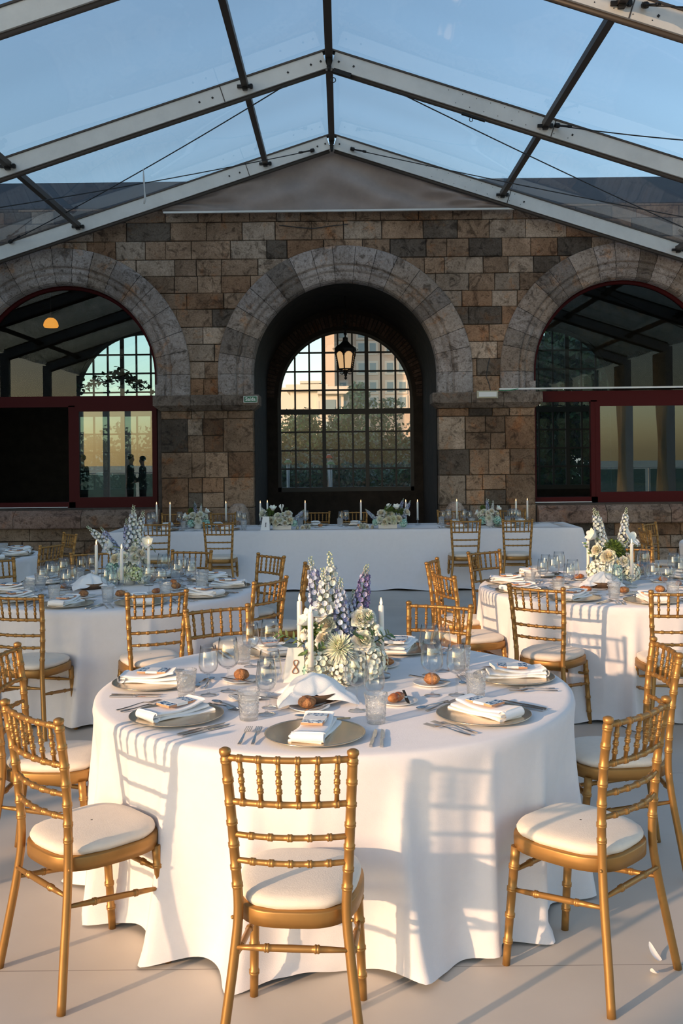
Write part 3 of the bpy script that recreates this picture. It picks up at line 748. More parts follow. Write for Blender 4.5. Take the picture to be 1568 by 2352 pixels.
def make_chair():
    t = thing('chiavari_chair', 'gold chair', 'chair', (0,0,0))
    for s_ in (-1, 1):
        b = MB()
        P = [(s_*.208,-.238,0),(s_*.186,-.214,.16),(s_*.166,-.190,.32),(s_*.155,-.178,.45),(s_*post_x(.6),post_y(.6),.6),(s_*post_x(.76),post_y(.76),.76),(s_*post_x(.9),post_y(.9),.9)]
        bamboo(b, P, .0145, .0145, [.575,.633,.705,.777,.842,.915,.982], 10, .0022)
        top = Vector(P[-1]); b.tube([top, top+Vector((s_*.001,-.0015,.008)), top+Vector((s_*.001,-.002,.016)), top+Vector((s_*.001,-.002,.021))], [.0145,.0175,.0165,.008], 10)
        b.build('back_post', M['gold'], t)
        b = MB(); bamboo(b, [(s_*.163,.150,.41),(s_*.169,.168,.22),(s_*.176,.186,0)], .0165, .0135, [.17,.36,.58,.80], 10, .003); b.build('front_leg', M['gold'], t)
    # seat frame ring
    b = MB(); o = seat_outline(1.0, 44); i_ = seat_outline(.84, 44)
    prof = [(0,.408),(1,.404),(1.02,.43),(1,.444),(0.96,.449),(0,.449)]
    def fr(u, v):
        k = int(round(u*44)) % 44; q = prof[int(round(v*5))]
        return (lerp(i_[k][0], o[k][0], q[0]), lerp(i_[k][1], o[k][1], q[0]), q[1])
    b.grid(fr, 44, 5, True); b.face([len(b.v)-44+k for k in range(44)], False)
    for s_ in (-1, 1): b.ball((s_*.171,-.183,.425), .006, 6, 4)
    b.build('seat_frame', M['gold2'], t)
    b = MB()
    prof = [(.93,.449),(.955,.452),(.985,.461),(.99,.468),(.965,.478),(.88,.486),(.7,.491),(.4,.494),(.02,.495)]
    def cf(u, v):
        k = int(round(u*44)) % 44; q = prof[int(round(v*8))]
        o2 = seat_pts; return (o2[k][0]*q[0], o2[k][1]*q[0], q[1] + .0012*math.sin(k*1.7)*(q[0] > .9))
    seat_pts = seat_outline(.97, 44)
    b.grid(cf, 44, 8, True); b.face([k for k in range(44)][::-1], False); b.build('seat_cushion', M['cushion'], t)
    def rail(z, r_, rings, name, bow):
        X = post_x(z); Y = post_y(z)
        P = [Vector((lerp(-X, X, k/6), Y - bow*(1-(2*k/6-1)**2), z)) for k in range(7)]
        b = MB(); bamboo(b, P, r_, r_, rings, 8, .0028, 3); b.build(name, M['gold'], t); return P
    sp = [(k+.75)/6.5 for k in range(6)]
    P1 = rail(.892, .0095, sp, 'top_rail', .026); P2 = rail(.762, .0095, sp, 'back_rail', .026)
    rail(.665, .0088, [.17,.335,.5,.665,.83], 'back_rail', .026); rail(.590, .0088, [.17,.335,.5,.665,.83], 'back_rail', .026)
    for q in sp:
        def on(z, q=q):
            X = post_x(z); return Vector((lerp(-X, X, q), post_y(z) - .026*(1-(2*q-1)**2), z))
        b = MB(); bamboo(b, [on(.765), on(.89)], .0068, .0068, [.28,.5,.72], 6, .0028); b.build('spindle', M['gold'], t)
    b = MB(); bamboo(b, [(-.163,-.194,.345),(0,-.194,.345),(.163,-.194,.345)], .0085, .0085, [.28,.72], 7, .0028, 3, lambda t_: .75+.5*(1-(2*t_-1)**2)); b.build('stretcher', M['gold'], t)
    b = MB(); bamboo(b, [(-.166,.158,.325),(0,.158,.325),(.166,.158,.325)], .0085, .0085, [.28,.72], 7, .0028, 3, lambda t_: .75+.5*(1-(2*t_-1)**2)); b.build('stretcher', M['gold'], t)
    for s_ in (-1, 1):
        b = MB(); bamboo(b, [(s_*.168,.166,.26),(s_*.167,-.012,.285),(s_*.167,-.192,.31)], .0085, .0085, [.28,.72], 7, .0028, 3, lambda t_: .75+.5*(1-(2*t_-1)**2)); b.build('stretcher', M['gold'], t)
    return t
CH = Proto(make_chair())
def chair_at(cx, cy, ang, r, label, group, twist=0):
    a = math.radians(ang); x, y = cx + r*math.cos(a), cy + r*math.sin(a)
    return CH.put((x, y, 0), a + PI/2 + math.radians(twist), label, 'chair', group)

# ================================================================== TABLES AND CLOTHS
TZ = .758
def make_table(R=.97):
    t = thing('round_table', 'table', 'table')
    b = MB(); b.lathe([(.001,.72),(R-.02,.72),(R-.02,.748),(.001,.748)], 48); b.build('tabletop', M['wood'], t)
    for k in range(4):
        a = PI/4+k*PI/2; b = MB(); b.tube([(.6*math.cos(a),.6*math.sin(a),.72),(.66*math.cos(a),.66*math.sin(a),0)], .014, 8); b.build('leg', M['leg_dark'], t)
    return t
def round_cloth(seed, R=1.0, majors=None):
    g = random.Random(seed); b = MB(); N = 360
    folds = []
    maj = majors or [(2*PI*(k+g.uniform(-.25,.25))/15) for k in range(15)]
    for a in maj: folds.append((a, g.uniform(.050,.080), g.uniform(.09,.165), g.uniform(-.05,.05), g.uniform(1.0,1.5)))
    for k in range(24): folds.append((2*PI*(k+g.uniform(-.4,.4))/24, g.uniform(.03,.07), g.uniform(.008,.035), g.uniform(-.12,.12), g.uniform(.5,1.1)))
    ph = [g.uniform(0, 2*PI) for _ in range(8)]
    levels = [(.02,0),(.25,0),(.5,0),(.75,0),(.9,0),(.965,0),(.988,-.003),(.997,-.010),(1.0,-.022)]
    nz = 34
    def off(a, t):
        s_ = 0
        for fa, w_, am, tw, pw in folds:
            d = (a - fa - tw*t*t + PI) % (2*PI) - PI
            q = abs(d)/(w_*(.45+.75*t)); s_ += am*t**pw*math.exp(-q**1.7)
        s_ += .010*t*math.sin(7*a+ph[0]) + .006*t*math.sin(13*a+ph[1]+t) + .003*t*math.sin(31*a+ph[2]+2*t)
        return s_
    for (rr, dz) in levels:
        for k in range(N):
            a = 2*PI*k/N; x, y = R*rr*math.cos(a), R*rr*math.sin(a)
            b.v.append(Vector((x, y, TZ+dz + .0018*noise.noise(Vector((x*5, y*5, seed)))*(rr < .95))))
    top = TZ-.022
    for j in range(1, nz+1):
        t = j/nz
        for k in range(N):
            a = 2*PI*k/N; o_ = off(a, t)
            hem = max(0, t-.93)/.07
            rad = R + .006 - .075*t**.9 + o_ + hem*(.010+.012*math.sin(11*a+ph[4])+.01*math.sin(5*a+ph[5]))
            zz = top*(1-t) + .006 + hem*.014*(1+math.sin(17*a+ph[6]))*.7
            b.v.append(Vector((rad*math.cos(a), rad*math.sin(a), zz)))
    rows_ = len(levels)+nz
    for i in range(rows_-1):
        for k in range(N):
            k2 = (k+1) % N; b.face([i*N+k2, i*N+k, (i+1)*N+k, (i+1)*N+k2])
    b.face([k for k in range(N)], False)
    return b.mesh('tablecloth', M['cloth'])
TAB = Proto(make_table())
def cloth_thing(me, loc, rotz, label, name='tablecloth'):
    o = bpy.data.objects.new(name, me); C.objects.link(o); o.location = loc; o.rotation_euler = (0,0,rotz)
    return tag(o, label, 'tablecloth', 'round white tablecloths')
TA = (-.043, 4.256); TC = (-1.654, 7.36); TB = (2.0, 7.27); TD = (-4.07, 9.97); TE = (4.6, 10.5)
tname = {'A': 'front table', 'B': 'right rear table', 'C': 'left rear table', 'D': 'far left table', 'E': 'far right table'}
for k, p in (('A',TA),('B',TB),('C',TC),('D',TD),('E',TE)):
    TAB.put((p[0], p[1], 0), 0, 'round wooden table under the white cloth of the ' + tname[k], 'table', 'round banquet tables')
cm1 = round_cloth(11, majors=[math.radians(q) for q in (-76.5,-106,-125,-150,-172,-57,-41,-20,5,40,75,110,150)]); cm2 = round_cloth(23)
cloth_thing(cm1, (*TA,0), 0, 'white floor length cloth on the front round table, number 8')
cloth_thing(cm2, (*TB,0), .4, 'white cloth on the right rear round table, catching window shaped sunlight')
cloth_thing(cm2, (*TC,0), 2.6, 'white cloth on the left rear round table, mostly in shade')
cloth_thing(cm1, (*TD,0), 2.0, 'white cloth on the far left round table at the edge of the picture')
cloth_thing(cm1, (*TE,0), 4.0, 'white cloth on the far right round table')
# head table
HX0, HX1, HY0, HY1 = -3.03, 3.09, 12.84, 13.97
ht = thing('head_table', 'long banquet table under the draped white cloth in front of the stone wall', 'table', ((HX0+HX1)/2, 13.4, 0))
b = MB(); b.box((0,0,.735), (HX1-HX0-.04, HY1-HY0-.04, .025)); b.build('tabletop', M['wood'], ht)
for x in (-2.9,-1,1,2.9):
    for y in (-.45,.45):
        b = MB(); b.tube([(x,y,.73),(x,y,0)], .015, 8); b.build('leg', M['leg_dark'], ht)
def rect_cloth():
    b = MB(); g = random.Random(5)
    per = []; lx, ly, rc = HX1-HX0, HY1-HY0, .03
    def side(p0, p1, n, nn): 
        for k in range(n): per.append((lerp(p0[0],p1[0],k/n), lerp(p0[1],p1[1],k/n), nn[0], nn[1]))
    x0, x1, y0, y1 = HX0, HX1, HY0, HY1
    side((x0,y0),(x1,y0),220,(0,-1))
    for k in range(6): a = -PI/2+PI/2*k/6; per.append((x1, y0, math.cos(a), math.sin(a)))
    side((x1,y0),(x1,y1),40,(1,0))
    for k in range(6): a = PI/2*k/6; per.append((x1, y1, math.cos(a), math.sin(a)))
    side((x1,y1),(x0,y1),60,(0,1))
    for k in range(6): a = PI/2+PI/2*k/6; per.append((x0, y1, math.cos(a), math.sin(a)))
    side((x0,y1),(x0,y0),40,(-1,0))
    for k in range(6): a = PI+PI/2*k/6; per.append((x0, y0, math.cos(a), math.sin(a)))
    N = len(per); cx, cy = (x0+x1)/2, (y0+y1)/2
    lev = [(0,TZ,0),(.002,TZ,0)]
    fl = [(g.uniform(x0, x1), g.uniform(.10,.35), g.uniform(.01,.06), g.uniform(-.5,.5)) for _ in range(16)]
    fl += [(x0+.02,.12,.10,.05),(x1-.02,.12,.10,-.05)]
    def o_(x, y, nx, ny, t):
        s_ = .20*t**1.2*(.55+.45*abs(ny)) ; q = x if ny < -.3 else x + 3*y
        for fx, w_, am, tw in fl:
            d = q - fx - tw*t; s_ += am*t*math.exp(-(d/w_)**2)
        s_ += .006*t*math.sin(6*q) + .05*max(0,t-.9)/.1*(.5+.5*math.sin(7*q)*math.sin(2.3*q))
        return s_
    for j in range(26):
        if j < 4:
            ins = (.0, .0, .0, .004)[j]; k_ = (.6,.95,.995,1)[j]; z = (TZ,TZ,TZ,TZ-.004)[j]; t = 0
        else: t = (j-3)/22; k_ = 1; ins = 0; z = lerp(TZ-.01, .006, t)
        for (x, y, nx, ny) in per:
            if j < 4: p = (cx+(x-cx)*(1-(1-k_)*ly/lx*(1)), cy+(y-cy)*k_, z)
            else:
                o = o_(x, y, nx, ny, t)+.006; p = (x+nx*o, y+ny*o, z + (.012*max(0,t-.9)/.1*(1+math.sin(9*x+4*y))))
            b.v.append(Vector(p))
    for i in range(25):
        for k in range(N):
            k2 = (k+1) % N; b.face([i*N+k, i*N+k2, (i+1)*N+k2, (i+1)*N+k])
    b.face([k for k in range(N)], False)
    return b.build('head_tablecloth', M['cloth'])
tag(rect_cloth(), 'long white cloth draped to the floor over the head table', 'tablecloth')

# ------------------------------------------------------------------ chairs round the tables
W8 = {-94.5:'nearest the camera, seen from behind', -46.3:'at the right front', -1:'on the right side', 65:'on the far side, right', 118.6:'on the far side, left', 180:'on the left side', 225:'at the left front'}
for (a, r_, tw) in ((-94.5,1.247,0),(-46.3,1.215,0),(-1,1.19,0),(65,1.13,0),(118.6,1.13,0),(180,1.19,0),(225,1.175,0)):
    chair_at(*TA, a, r_, 'gold chair with cream cushion at the front round table, ' + W8[a], 'chairs round the front table', tw)
def word(a):
    a = (a+180) % 360 - 180
    W = {0:'right',36:'right-rear',72:'rear-right',108:'rear-left',144:'left-rear',180:'left',-144:'left-front',-108:'front-left',-72:'front-right',-36:'right-front'}
    k = min(W, key=lambda q: abs((q-a+180) % 360 - 180)); return W[k]
CA_ = [-68,-32,4,40,76,112,148,184,220,256]
for a in CA_: chair_at(*TC, a, 1.16, 'gold cane-style chair at the left rear table, place: ' + word(a), 'chairs round the left rear table')
for a in (-90,-126,-162,162,126,70,34,-54): chair_at(*TB, a, 1.16, 'gold cane-style chair at the right rear table, place: ' + (word(a) if a != -90 else 'front'), 'chairs round the right rear table')
for a in (36,-20,-60): chair_at(*TD, a, 1.16, 'gold cane-style chair at the far left table, place: ' + word(a), 'chairs round the far left table')
for a in (180,140,-140): chair_at(*TE, a, 1.2, 'gold cane-style chair at the far right table, place: ' + word(a), 'chairs round the far right table')
for x, nm in ((-2.32,'first from the left'),(-1.52,'second from the left'),(1.51,'third from the left'),(2.16,'last on the right')):
    CH.put((x, 12.48, 0), math.radians({-2.32:2,-1.52:-3,1.51:1,2.16:-2}[x]), 'gold chair on the near side of the head table, ' + nm, 'chair', 'near side chairs of the head table')
for x, nm in ((-2.42,'left end'),(-1.72,'second from left'),(-.37,'left of centre'),(.17,'right of centre'),(1.55,'fifth'),(2.45,'right end')):
    CH.put((x, 14.13, 0), PI, 'gold chair behind the head table facing the camera, ' + nm, 'chair', 'far side chairs of the head table')

# ================================================================== TABLEWARE
def glass_prof(h, r):                      # foot, stem, bowl, rim (single thin wall)
    foot = [(.001,.004),(.012,.0042),(.030,.002),(.034,.0005),(.035,.0015),(.030,.0032),(.012,.006),(.006,.010)]
    stem = [(.006,.010),(.0036,.02),(.0033,h*.36),(.0045,h*.40),(.009,h*.425)]
    bowl = [(.009,h*.425),(r*.5,h*.45),(r*.82,h*.50),(r*.97,h*.57),(r,h*.64),(r*.97,h*.74),(r*.88,h*.87),(r*.78,h*1.0),(r*.765,h*1.0),(r*.86,h*.87),(r*.95,h*.74),(r*.975,h*.64),(r*.94,h*.58),(r*.79,h*.515),(r*.47,h*.467),(.002,h*.452)]
    return foot, stem, bowl
def make_wineglass(h, r, nm, parts=True):
    f, s_, bo = glass_prof(h, r)
    if parts:
        t = thing(nm, nm, 'glass')
        for n_, p in (('foot', f), ('stem', s_), ('bowl', bo)):
            b = MB(); b.lathe(p, 28, tw=0); b.build(n_, M['glass'], t)
        return t
    b = MB(); b.lathe(f+s_[1:]+bo[1:], 18, tw=0); return b.build(nm, M['glass'])
def make_tumbler():
    b = MB()
    def fn(r, z, a, i):
        if i in range(2, 16) and z < .098:
            u = a*12/(2*PI)*2; q = z/.0155; d = abs(((u+q) % 2)-1) + abs(((u-q) % 2)-1)
            return r - .0050*(1-abs(d-1)) + .0012*math.sin(8*a)
        return r
    out = [(.001,0),(.034,0)] + [(lerp(.0365,.0435,k/14), .004+.094*k/14) for k in range(15)] + [(.044,.104),(.0435,.108),(.0415,.108)]
    inn = [(.0395,.09),(.036,.03),(.030,.018),(.001,.016)]
    b.lathe(out+inn, 48, fn=fn, tw=0); return b.build('crystal_tumbler', M['cut'])
def make_charger():
    t = thing('charger_plate', 'plate', 'plate')
    b = MB(); b.lathe([(.001,.004),(.10,.004),(.118,.006),(.128,.012),(.135,.0125),(.150,.011),(.168,.0145),(.174,.0155),(.1745,.0135),(.150,.008),(.12,.002),(.10,0),(.001,0)], 56)
    b.build('glass_plate', M['charger'], t)
    b = MB(); b.lathe([(.1715,.0155),(.1735,.0175),(.1765,.0165),(.1770,.0145),(.1745,.0125)], 56, tw=0); b.lathe([(.1325,.0130),(.1345,.0140),(.1365,.0130)], 56, tw=0); b.build('metal_rim', M['rim'], t); return t
def soft_slab(b, L, W, T, fn=None, nu=14, nv=10):
    def f(u, v):
        a = 2*PI*u; cx, cz = math.cos(a), math.sin(a)
        x = W/2*math.copysign(abs(cx)**.35, cx); z = T/2*math.copysign(abs(cz)**.6, cz)
        y = (v-.5)*L; p = Vector((x, y, T/2+z))
        return p if fn is None else fn(p, u, v)
    b.grid(f, 28, nv, True); W_ = 28
    n0 = len(b.v)-W_*(nv+1)
    b.face([n0+k for k in range(W_)], False); b.face([n0+W_*nv+k for k in range(W_)][::-1], False)
def make_napkin(v):
    t = thing('napkin', 'napkin', 'napkin'); g = random.Random(40+v)
    b = MB()
    for k in range(3):
        L, W_ = .265-.02*k, .118-.006*k; ox, rot = g.uniform(-.008,.008), g.uniform(-.10,.10)
        def fn(p, u, vv, k=k, ox=ox, rot=rot):
            z = p.z + .012*k + .004*math.sin(vv*PI*2+k) + (.012*max(0, vv-.75)/.25 if k == 2 else 0)
            return Vector((p.x*math.cos(rot)-p.y*math.sin(rot)+ox, p.x*math.sin(rot)+p.y*math.cos(rot)-.01*k, z))
        soft_slab(b, L, W_, .013, fn)
    def roll(u, vv):                         # rolled end towards the diner
        a = 2*PI*vv*1.0; rr = .019 - .004*vv
        return ((u-.5)*.112, -.128 + rr*math.cos(a), .020 + rr*math.sin(a))
    b.grid(roll, 6, 18)
    b.build('folded_cloth', M['napkin'], t)
    return t
def make_tile():
    t = thing('tile_favour', 'tile', 'tile')
    b = MB(); b.smooth = False; b.box((0,0,.004), (.076,.125,.008)); b.build('tile_body', M['terracotta'], t)
    b = MB(); b.smooth = False; b.box((0,0,.0088), (.074,.123,.0016)); b.build('glazed_face', M['tile'], t)
    b = MB(); b.smooth = False; b.box((0,0,.0052), (.0775,.050,.0096)); b.build('paper_band', M['paper'], t)
    return t
def make_fork(nm='dinner_fork', L=.20):
    b = MB(); b.smooth = False; hh = lambda y: .003 + .008*max(0, (y-.5))**1.2*0 
    ys = [0,.02,.06,.10,.122,.135,.150]; ws = [.0055,.0058,.0045,.0032,.0035,.009,.0125]; zs = [.003,.003,.006,.011,.012,.009,.006]
    for k in range(len(ys)-1):
        n = len(b.v)
        for q in (k, k+1):
            for x, z in ((-ws[q],0),(ws[q],0),(ws[q],.0022),(-ws[q],.0022)): b.v.append(Vector((x, (ys[q]-.10), zs[q]+z)))
        for a_, c_ in ((0,1),(1,2),(2,3),(3,0)): b.face([n+a_, n+c_, n+4+c_, n+4+a_])
        if k == 0: b.face([n+3,n+2,n+1,n])
    for i in range(4):
        x = -.0105+.007*i; b.bar((x,.049,.0071),(x*.92,.10,.010),.0028,.002)
    return b.build(nm, M['silver'])
def make_knife(nm='dinner_knife'):
    b = MB(); b.smooth = False
    b.bar((0,-.105,.0045),(0,-.01,.0045),.011,.006); b.box((0,-.004,.0045),(.007,.014,.006)); n = len(b.v)
    P = [(-.005,.003),(.008,.006),(.009,.05),(.006,.09),(-.004,.108),(-.006,.06)]
    for z in (.0035,.0052):
        for x, y in P: b.v.append(Vector((x,y,z)))
    m_ = len(P); b.face([n+i for i in range(m_)][::-1]); b.face([n+m_+i for i in range(m_)])
    for i in range(m_): b.face([n+i, n+(i+1)%m_, n+m_+(i+1)%m_, n+m_+i])
    return b.build(nm, M['silver'])
def make_spoon():
    b = MB(); b.tube([(0,-.085,.004),(0,-.03,.006),(0,.03,.010),(0,.05,.008)], [.004,.0038,.0022,.003], 6)
    b.grid(lambda u, v: (.0165*v*math.cos(2*PI*u), .076+.027*v*math.sin(2*PI*u), .004+.006*v*v), 16, 5, True)
    return b.build('dessert_spoon', M['silver'])
def make_breadplate():
    b = MB(); b.lathe([(.001,.004),(.045,.004),(.056,.007),(.078,.013),(.080,.012),(.060,.003),(.040,0),(.001,0)], 36); return b.build('bread_plate', M['china'])
def make_roll():
    b = MB(); g = random.Random(2)
    b.grid(lambda u, v: (lambda p: Vector((p.x*(1+.16*noise.noise(p*45)), p.y*(1+.16*noise.noise(p*45+Vector((3,3,3)))), p.z*(1+.12*noise.noise(p*60)))))(Vector((math.cos(2*PI*u)*math.sin(PI*v)*.037, math.sin(2*PI*u)*math.sin(PI*v)*.034, .023 - math.cos(PI*v)*(.023)))), 24, 14, True)
    return b.build('bread_roll', M['bread'])
def make_longroll():
    b = MB()
    def f(u, v):
        s_ = math.sin(PI*v)**.5; pinch = 1-.22*math.exp(-((v-.5)/.07)**2)
        return Vector((math.cos(2*PI*u)*.021*s_*pinch, (v-.5)*.095, .021+math.sin(2*PI*u)*.020*s_*pinch))
    b.grid(f, 18, 20, True); return b.build('bread_roll', M['bread2'])
def make_candle():
    t = thing('taper_candle', 'candle', 'candle')
    b = MB(); b.tube([(0,0,0),(0,0,.235),(0,0,.243),(0,0,.245)], [.0125,.0118,.0105,.007], 16); b.build('wax_stick', M['wax'], t)
    b = MB(); b.lathe([(.002,.244),(.0055,.250),(.0062,.256),(.004,.267),(.001,.278)], 10, tw=0); b.build('flame_tip', M['flame'], t); return t
def make_holder():
    b = MB(); b.lathe([(.001,0),(.036,0),(.038,.003),(.038,.016),(.035,.018),(.012,.020),(.007,.028),(.006,.055),(.008,.066),(.017,.070),(.0175,.092),(.0145,.092),(.0135,.074),(.001,.073)], 28, tw=0); return b.build('glass_candlestick', M['cut2'])
M['cut2'] = thin_glass('candlestick_glass', (.93,.95,.95), .02, 1.5, 2.2, .06, (.9,.9,.9))
def one(o):                                # wrap a mesh thing for copying
    return Proto(o)
P_ = {'red': one(make_wineglass(.225,.046,'red_wine_glass')), 'white': one(make_wineglass(.205,.040,'white_wine_glass')),
      'red_s': one(make_wineglass(.225,.046,'red_wine_glass',False)), 'white_s': one(make_wineglass(.205,.040,'white_wine_glass',False)),
      'tum': one(make_tumbler()), 'charger': one(make_charger()), 'nap': [one(make_napkin(k)) for k in range(3)], 'tile': one(make_tile()),
      'fork': one(make_fork()), 'fork2': one(make_fork('starter_fork')), 'dfork': one(make_fork('dessert_fork')), 'knife': one(make_knife()), 'knife2': one(make_knife('fish_knife')), 'bknife': one(make_knife('butter_knife')),
      'spoon': one(make_spoon()), 'bp': one(make_breadplate()), 'roll': one(make_roll()), 'lroll': one(make_longroll()), 'candle': one(make_candle()), 'holder': one(make_holder())}
def setting(cx, cy, ang, tb, where, R=.78, big=True, full=True, g=None, bread=0, radial=None, napturn=0):
    """one place setting; ang = direction of the diner seen from the table centre"""
    g = g or random.Random(int(ang*7)+int(cx*100)+13)
    a = math.radians(ang)
    if radial is None: px, py = cx+R*math.cos(a), cy+R*math.sin(a)
    else: px, py = cx, cy
    inw = Vector((-math.cos(a), -math.sin(a), 0)); rt = Vector((inw.y, -inw.x, 0)); o = Vector((px, py, TZ+.001)); rz = a + PI/2
    z1 = Vector((0,0,.0))
    def q(i, r_, z=0): return o + inw*i + rt*r_ + Vector((0,0,z))
    j = lambda s_: g.uniform(-s_, s_)
    at_ = '- %s place, %s' % (where, tb)
    grp = lambda k: '%s on %s' % (k, tb)
    P_['charger'].put(q(0,0), rz, 'round glass charger plate with metal rim ' + at_, 'plate', grp('charger plates'))
    nt_ = rz + j(.12) + napturn
    P_['nap'][g.randrange(3)].put(q(0,0,.012), nt_, 'white folded napkin on the plate ' + at_, 'napkin', grp('napkins'))
    P_['tile'].put(q(.0+j(.01),0,.0535), nt_+j(.25), 'blue and white tile with paper band on the napkin ' + at_, 'tile', grp('tile favours'))
    P_['fork'].put(q(-.02,-.205), rz+j(.05), 'steel dinner fork nearest the plate ' + at_, 'fork', grp('dinner forks'))
    P_['fork2'].put(q(-.02,-.245), rz+j(.05), 'steel outer fork left of the plate ' + at_, 'fork', grp('outer forks'))
    P_['knife'].put(q(-.02,.205), rz+j(.05), 'steel dinner knife right of the plate ' + at_, 'knife', grp('dinner knives'))
    P_['knife2'].put(q(-.02,.235), rz+j(.05), 'steel outer knife right of the plate ' + at_, 'knife', grp('outer knives'))
    if full:
        P_['spoon'].put(q(.235,.0), rz+PI/2+j(.06), 'steel dessert spoon above the plate ' + at_, 'spoon', grp('dessert spoons'))
        P_['dfork'].put(q(.205,.01), rz-PI/2+j(.06), 'steel dessert fork above the plate ' + at_, 'fork', grp('dessert forks'))
    P_['bp'].put(q(.37,-.06), rz, 'small white bread plate ' + at_, 'plate', grp('bread plates'))
    P_['bknife'].put(q(.37,-.01,.010), rz+PI/2+.7+j(.3), 'small butter knife on the bread plate ' + at_, 'knife', grp('butter knives'))
    if bread == 1: P_['roll'].put(q(.37,-.07,.004), j(3), 'round crusty bread roll on the bread plate ' + at_, 'bread', grp('bread rolls'))
    if bread == 2: P_['lroll'].put(q(.37,-.07,.004), rz+PI/2+j(.5), 'long glazed brown roll on the bread plate ' + at_, 'bread', grp('bread rolls'))
    P_['tum'].put(q(.185,.205), j(3), 'cut crystal tumbler ' + at_, 'glass', grp('tumblers'))
    k = '' if big else '_s'
    P_['white'+k].put(q(.275,.195), j(3), 'smaller empty wine glass ' + at_, 'glass', grp('small wine glasses'))
    P_['red'+k].put(q(.345,.125), j(3), 'larger empty wine glass ' + at_, 'glass', grp('large wine glasses'))
w8 = {-94.5:'nearest', -44:'right-front', 5:'right', 66:'rear-right', 115:'rear-left', 177:'left', -139:'left-front'}
for k, (a, br) in enumerate(((-94.5,1),(-44,2),(5,1),(66,2),(115,0),(177,1),(-139,0))):
    setting(*TA, a, tname['A'], w8[a], .78, True, True, None, br)
for k, a in enumerate(CA_): setting(*TC, a+1, tname['C'], word(a), .79, False, True, None, (1,2,1,2,1,2,1,2,0,1)[k])
for k, a in enumerate((-90,-126,-162,162,126,70,34,-2,-54)): setting(*TB, a, tname['B'], word(a) if a != -90 else 'front', .79, False, True, None, (1,2,0,1,2,1,2,2,1)[k])
for k, a in enumerate((-30,0,32,-62)): setting(*TD, a, tname['D'], word(a), .79, False, False, None, 0)
HT = 'head table'
for x, nm, br in ((-2.32,'first near-side',2),(-1.52,'second near-side',2),(1.51,'third near-side',2),(2.16,'last near-side',1)):
    setting(x, HY0+.23, -90, HT, nm, 0, False, False, None, br, 1)
for x, nm, br in ((-2.42,'leftmost far-side',0),(-1.72,'second far-side',1),(-.37,'centre-left far-side',1),(.17,'centre-right far-side',2),(1.55,'fifth far-side',0),(2.45,'rightmost far-side',0)):
    setting(x, HY1-.23, 90, HT, nm, 0, False, False, None, br, 1)

# candles in glass candlesticks
def candle_at(p, tb, which, s_=1.0):
    P_['holder'].put((p[0], p[1], TZ+.001), 0, 'clear glass candlestick %s on %s' % (which, tb), 'candlestick', 'candlesticks on '+tb)
    P_['candle'].put((p[0], p[1], TZ+.075), 0, 'white taper candle %s on %s' % (which, tb), 'candle', 'candles on '+tb)
for p, n_ in (((.165,4.375),'right of the flowers'),((-.140,4.19),'in front of the flowers'),((-.20,4.53),'behind the flowers, left')): candle_at(p, tname['A'], n_)
def on_table(px, py): p = ont(px, py, TZ); return (p.x, p.y)
for (px, py), n_ in (((222,1347),'left of the flowers'),((280,1362),'in front of the flowers'),((342,1345),'right of the flowers')): candle_at(on_table(px,py), tname['C'], n_)
for (px, py), n_ in (((1351,1340),'left of the flowers'),((1451,1350),'right of the flowers')): candle_at(on_table(px,py), tname['B'], n_)
for k, ((px, py), n_) in enumerate((((360,1212),'outermost on the left'),((391,1212),'second from the left'),((519,1209),'beside the small left flowers'),((598,1209),'left of the left long flowers'),((615,1206),'behind the left long flowers'),((701,1208),'right of the left long flowers'),((829,1207),'left of the right long flowers'),((932,1206),'just right of the right long flowers'),((959,1206),'second right of the right long flowers'),((1049,1205),'left of the small right flowers'),((1185,1205),'right of the small right flowers'),((1211,1203),'outermost on the right'))):
    x, y = on_table(px, py); candle_at((x, min(max(y, 12.95), 13.85)), HT, n_)

# bread baskets covered with a napkin
def basket(p, rz, tb):
    t = thing('bread_basket', 'low brown bread basket under a napkin on '+tb, 'basket', (p[0],p[1],TZ+.001), rz, 'bread baskets')
    b = MB(); b.lathe([(.001,0),(.075,0),(.10,.02),(.115,.045),(.110,.045),(.095,.024),(.07,.006),(.001,.006)], 28); b.build('bowl', M['wood'], t)
    n = thing('basket_napkin', 'puffed white napkin covering the bread basket on '+tb, 'napkin', (p[0],p[1],TZ+.02), rz, 'basket napkins')
    b = MB()
    def f(u, v):
        x, y = (u-.5)*2, (v-.5)*2; rr = math.hypot(x, y); m_ = max(abs(x), abs(y)); s_ = .155 + .012*math.sin(7*u+3*v)
        ang = math.atan2(y, x); cnr = abs(math.sin(2*ang))
        z = .060*math.exp(-(rr*1.15)**3) + .022*(1-m_) + .03*math.exp(-((x+.1)/.12)**2)*max(0,-y)*(1-m_) + .006*math.sin(9*x+2)*math.cos(7*y) - .012*m_*cnr*rr + .008
        k = s_*(1 - .30*(1-cnr)*m_)
        return (x*k, y*k*.8, max(z, -.014+.018*(1-cnr)*m_))
    b.grid(f, 36, 36); b.build('cloth_top', M['napkin'], n); return t
basket((-.125,3.98), .2, tname['A']); basket(on_table(208,1352), .5, tname['C']); basket(on_table(1383,1349), -.3, tname['B'])
basket((-1.98,13.62), .4, HT+', left'); basket((1.97,13.55), .2, HT+', right')
for k, (p, rz) in enumerate((((-.13,3.90),.4),)):
    pass
